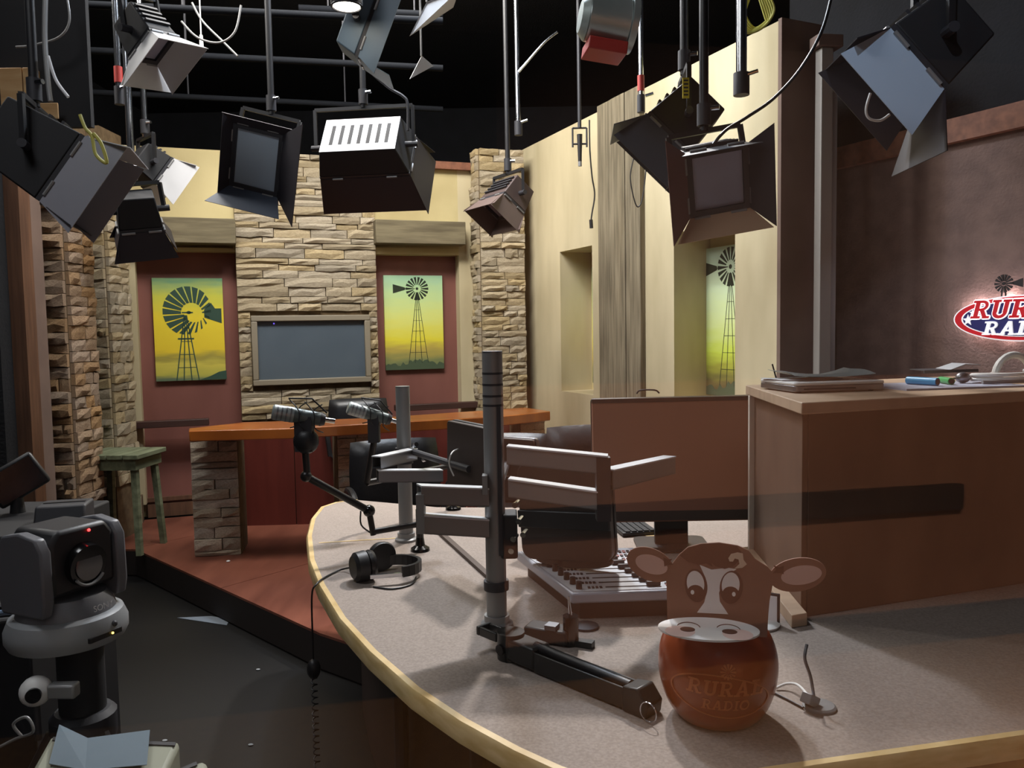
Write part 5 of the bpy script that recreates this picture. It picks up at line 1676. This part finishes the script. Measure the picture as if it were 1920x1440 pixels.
# F8 lower and upper
c = on_y(1345, 338, 3.0)
soft_light('studio light with tan lower flap hanging by the plank pillar, lower of the two', c, (.06, -.92, -.36), .23, .24, .17, roll=R(10), front=diffuse_grey, doors={'r': (.11, 50, mat('flap_redbrown', '6d504e', .5)), 'b': (.09, 55, mat('flap_tan', 'b5967a', .5)), 'l': (.1, 45), 't': (.06, 5, flapg)}, yoke_up=.05)
c = on_y(1252, 258, 3.5)
t8 = soft_light('studio light with a grey flap and yellow tag, upper of the pair', c, (-.62, .05, -.62), .24, .24, .22, roll=R(0), doors={'t': (.15, 25, flapg), 'l': (.16, 6, flapg), 'b': (.12, 12), 'r': (.12, 15, flapg)}, yoke_up=.07)
p = on_y(1286, 165, 3.26)
MT = Matrix.Translation((p.x, 3.26, p.z - .04))
tg = MB(MT).box(-.013, .013, -.002, .002, 0, .08).build('warning_tag', yellow, t8, world=True)
tg['label'] = 'yellow warning tag'
for k in range(5):
    o = MB(MT).box(-.009, .009, -.0028, -.002, .01 + k * .014, .016 + k * .014).build('tag_bar', darkgrey, t8, world=True)
    o.parent = tg
# F9
c = on_y(1702, 122, 2.5)
soft_light('black studio light with a pale blue square flap by the felt wall', c, (-.72, .05, -.62), .2, .24, .2, doors={'l': (.16, 6, flapb), 't': (.12, 20), 'r': (.14, 15), 'b': (.2, 40)}, yoke_up=.08)
# F10
c = on_y(285, 85, 3.6)
soft_light('studio light with white reflector flaps at the top edge beside chains', c, (.45, -.1, -.7), .15, .18, .16, roll=R(15), doors={'l': (.12, 25, whitemet), 'r': (.12, 30, whitemet), 'b': (.11, 35, whitemet), 't': (.12, 30, whitemet)}, yoke_up=.06, pole_mt=chrome)
# F11 hanging grey panel, F12 pale flaps
c = on_y(692, 55, 3.75)
soft_light('narrow studio light with slate blue side flap under the grid', c, (.85, .1, -.35), .24, .3, .1, roll=R(6), doors={'b': (.16, 10, mat('flap_slate', '536675', .5)), 'r': (.1, 20, MATS['flap_slate'])}, yoke_up=.1, body=MATS['flap_slate'])
for k, (q, lab) in enumerate((([(768, 68), (800, 4), (862, -20), (850, 14)], 'pale triangular reflector flap at the top edge of the grid'), ([(768, 148), (790, 105), (812, 124)], 'small pale triangular flap below the larger triangular one'))):
    pts = [on_y(x, y, 4.3 + .06 * i) for i, (x, y) in enumerate(q)]
    tt = thing('reflector_flap', lab, 'flap', pts[0], group='loose reflector flaps')
    MB().sheet(pts, .004).build('flap_sheet', whitemet, tt, world=True, smooth=False)
    MB().cyl(pts[1], V((pts[1].x, pts[1].y, 4.4)), .006, n=6).build('flap_rod', alud, tt, world=True)
# F7 silver drum spotlight
c = on_y(1152, 42, 3.15)
t = thing('drum_spotlight', 'silver drum spotlight with a red box beneath it', 'spotlight', c, rot=aim_rot((.85, .1, -.12)))
sil = mat('silver_drum', 'b9c2c0', .35, metal=.5, col2='a4b0ad', scale=5)
MB().cyl((0, -.11, 0), (0, .05, 0), .085, .095, n=28).build('drum', sil, t, bevel=.004)
MB().cyl((0, .05, 0), (0, .075, 0), .105, n=28).build('drum_rim', sil, t)
MB().cyl((0, -.135, 0), (0, -.11, 0), .06, .085, n=28).build('drum_back', sil, t)
for k in range(8):
    a_ = 2 * PI * k / 8
    MB().cyl((.08 * math.cos(a_), .0755, .08 * math.sin(a_)), (.08 * math.cos(a_), .077, .08 * math.sin(a_)), .009, n=8).build('vent_hole', blackmt, t)
rb = MB().box(-.07, .07, -.1, .05, -.135, -.088).build('red_box', red, t, bevel=.004)
B(-.075, -.07, -.06, .0, -.125, -.105).build('box_label', white, rb)
for z in (-.03, .03):
    B(-.1, -.08, -.09, .03, z - .006, z + .006).build('clip', darkgrey, t)
MB().cyl(c + V((0, 0, .08)), V((c.x, c.y, 4.4)), .018, n=12).build('hanger_pole', chrome, t, world=True)
# F6 small clamp on its hook
p = on_y(1087, 270, 5.2)
t = thing('hanging_clamp', 'small empty lamp clamp hanging before the cream side wall', 'clamp', p)
for a, b in (((-.045, 0, .1), (.045, 0, .1)), ((-.045, 0, .1), (-.045, 0, -.02)), ((.045, 0, .1), (.045, 0, -.02)), ((-.045, 0, 0), (.045, 0, 0))):
    MB().cyl(a, b, .006, n=8).build('clamp_bar', darkgrey, t)
MB().cyl((0, 0, .06), (0, 0, -.11), .018, .012, n=10).build('clamp_jaw', blackpl, t)
MB().cyl((0, 0, -.11), (0, 0, -.14), .012, n=8).build('clamp_screw', alud, t)
MB().cyl((0, 0, .1), (0, 0, 4.4 - p.z), .012, n=8).build('clamp_hanger', darkgrey, t)
# free hanging poles
for px, py0, py1, y, lab, r_ in ((222, 30, 185, 4.2, 'chrome hanging pole with a red sleeve beside the white flapped light', .016), (1388, 0, 165, 3.4, 'thick chrome hanging pole before the cream wall end', .022), (1200, 30, 200, 4.3, 'thin hanging pole above the plank pillar', .014), (970, 130, 245, 5.35, 'silver hanging pole above the small brown box light', .018)):
    a, b = on_y(px, py0, y), on_y(px + 2, py1, y)
    t = thing('hanging_pole', lab, 'pole', b, group='free hanging poles')
    MB().cyl(b, V((b.x, b.y, 4.4)), r_, n=12).build('pole_tube', chrome, t, world=True)
    MB().cyl(b + V((0, 0, -.03)), b + V((0, 0, .06)), r_ * 1.5, n=12).build('pole_socket', darkgrey, t, world=True)
    MB().cyl(b + V((.02, -.02, .05)), b + V((.06, -.03, .06)), .008, n=8).build('wing_screw', chrome, t, world=True)
    if px in (222, 1200):
        MB().cyl(b + V((0, 0, .08)), b + V((0, 0, .16)), r_ * 1.3, n=12).build('red_sleeve', red, t, world=True)
# pull chords with white handles
for px, py, y, lab in ((378, 90, 4.6, 'longer white pull cord handle below the grid pipe'), (289, 165, 4.6, 'shorter white pull cord handle beside the chrome pole')):
    b = on_y(px, py, y)
    t = thing('pull_cord', lab, 'cord', b, group='white pull cords')
    MB().cyl(b, b + V((0, 0, .07)), .012, .009, n=10).build('handle', white, t, world=True)
    MB().cyl(b + V((0, 0, .07)), b + V((0, 0, .3)), .004, n=6).build('cord', white, t, world=True)
# wooden brackets top corner
p = on_y(60, 215, 3.7)
t = thing('pine_bracket', 'pale pine blocks fixed in the top corner over the black light', 'bracket', p)
B(-.12, -.02, -.03, .03, .02, .2).build('pine_block', rawwood, t, bevel=.003)
B(-.015, .03, -.03, .03, .05, .2).build('pine_block', rawwood, t, bevel=.003)
B(-.1, .14, -.04, -.031, -.03, .04).build('pine_plate', rawwood, t, bevel=.003)
B(-.2, .25, .031, .06, -.05, 4.4 - p.z).build('bracket_board', blackmt, t)
# cables
def cable(label, pts, y, r_=.005, mt=blackpl, name='hanging_cable', group='cables hanging from the grid', sm=7):
    P = [on_y(q[0], q[1], q[2] if len(q) > 2 else y) for q in pts]
    return tag(MB().tube(P, r_, smooth=sm).build(name, mt), label, 'cable', group)
cable('black cable with a plug hanging before the cream side wall', [(1105, 225), (1106, 280), (1110, 330), (1115, 365), (1110, 400), (1108, 415)], 5.3)
tag(MB().cyl(on_y(1108, 412, 5.3), on_y(1109, 428, 5.3), .012, n=8).build('cable_plug', blackpl), 'small black plug at the cable end before the side wall', 'plug')
cable('long black cable swooping past the cream wall end', [(1560, -10), (1540, 60), (1500, 130), (1450, 185), (1400, 220), (1360, 245), (1330, 280)], 3.0, .006)
cable('grey cable swagged between the grid pipes at the top', [(340, 40), (370, 70), (410, 80), (440, 60), (452, 10)], 4.5, .006, alud)
cable('grey cable slanting across the front grid pipe', [(360, 5), (380, 40), (420, 80), (445, 105)], 4.6, .006, alud)
cable('grey cable looping beside the chain hanger', [(125, -10), (130, 40), (110, 70), (60, 85), (30, 88)], 3.6, .005, alud)
cable('thin chain hanger above the large black light', [(85, -5), (84, 70), (88, 130), (92, 170), (95, 190)], 3.3, .01, alud)
cable('bright thin rod cable slanting above the silver pole', [(1045, 60), (1020, 80), (985, 120), (972, 135)], 5.3, .008, chrome)
cable('yellow cable tangled on the black light flap', [(150, 215), (160, 240), (172, 255), (180, 290), (200, 305), (190, 270), (175, 250)], 2.75, .006, mat('cable_yellow', 'b9b45a', .6))
cable('white cord hanging from the black light yoke', [(90, 105), (105, 150), (128, 182)], 3.0, .006, whitemet)
tyc = thing('yellow_coil', 'coil of yellow cable hung above the cream wall end', 'cable', on_y(1425, 0, 3.9))
for k in range(6):
    P = [on_y(x_, y_, 3.9 + .02 * k) for x_, y_ in ((1440 - 4 * k, -14), (1452 - 3 * k, 20 + 4 * k), (1430 + 2 * k, 52 - 3 * k), (1400 + 3 * k, 62 - 2 * k), (1388 + 2 * k, 40 - 3 * k), (1395 + 3 * k, -14))]
    MB().tube(P, .005, smooth=7).build('cable_strand', MATS['cable_yellow'], tyc, world=True)
cable('thin cable loop hanging on the plank pillar', [(1190, 290), (1182, 330), (1188, 370), (1196, 388), (1205, 370), (1212, 310)], 4.9, .004)
cable('pale wire hoop under the blue flap', [(1632, 175), (1624, 205), (1630, 222), (1650, 226), (1668, 215)], 2.3, .004, white)
cable('cable from the vented light up to the grid', [(765, 245), (764, 195), (755, 180), (730, 165), (700, 140)], 4.45, .008, darkgrey)
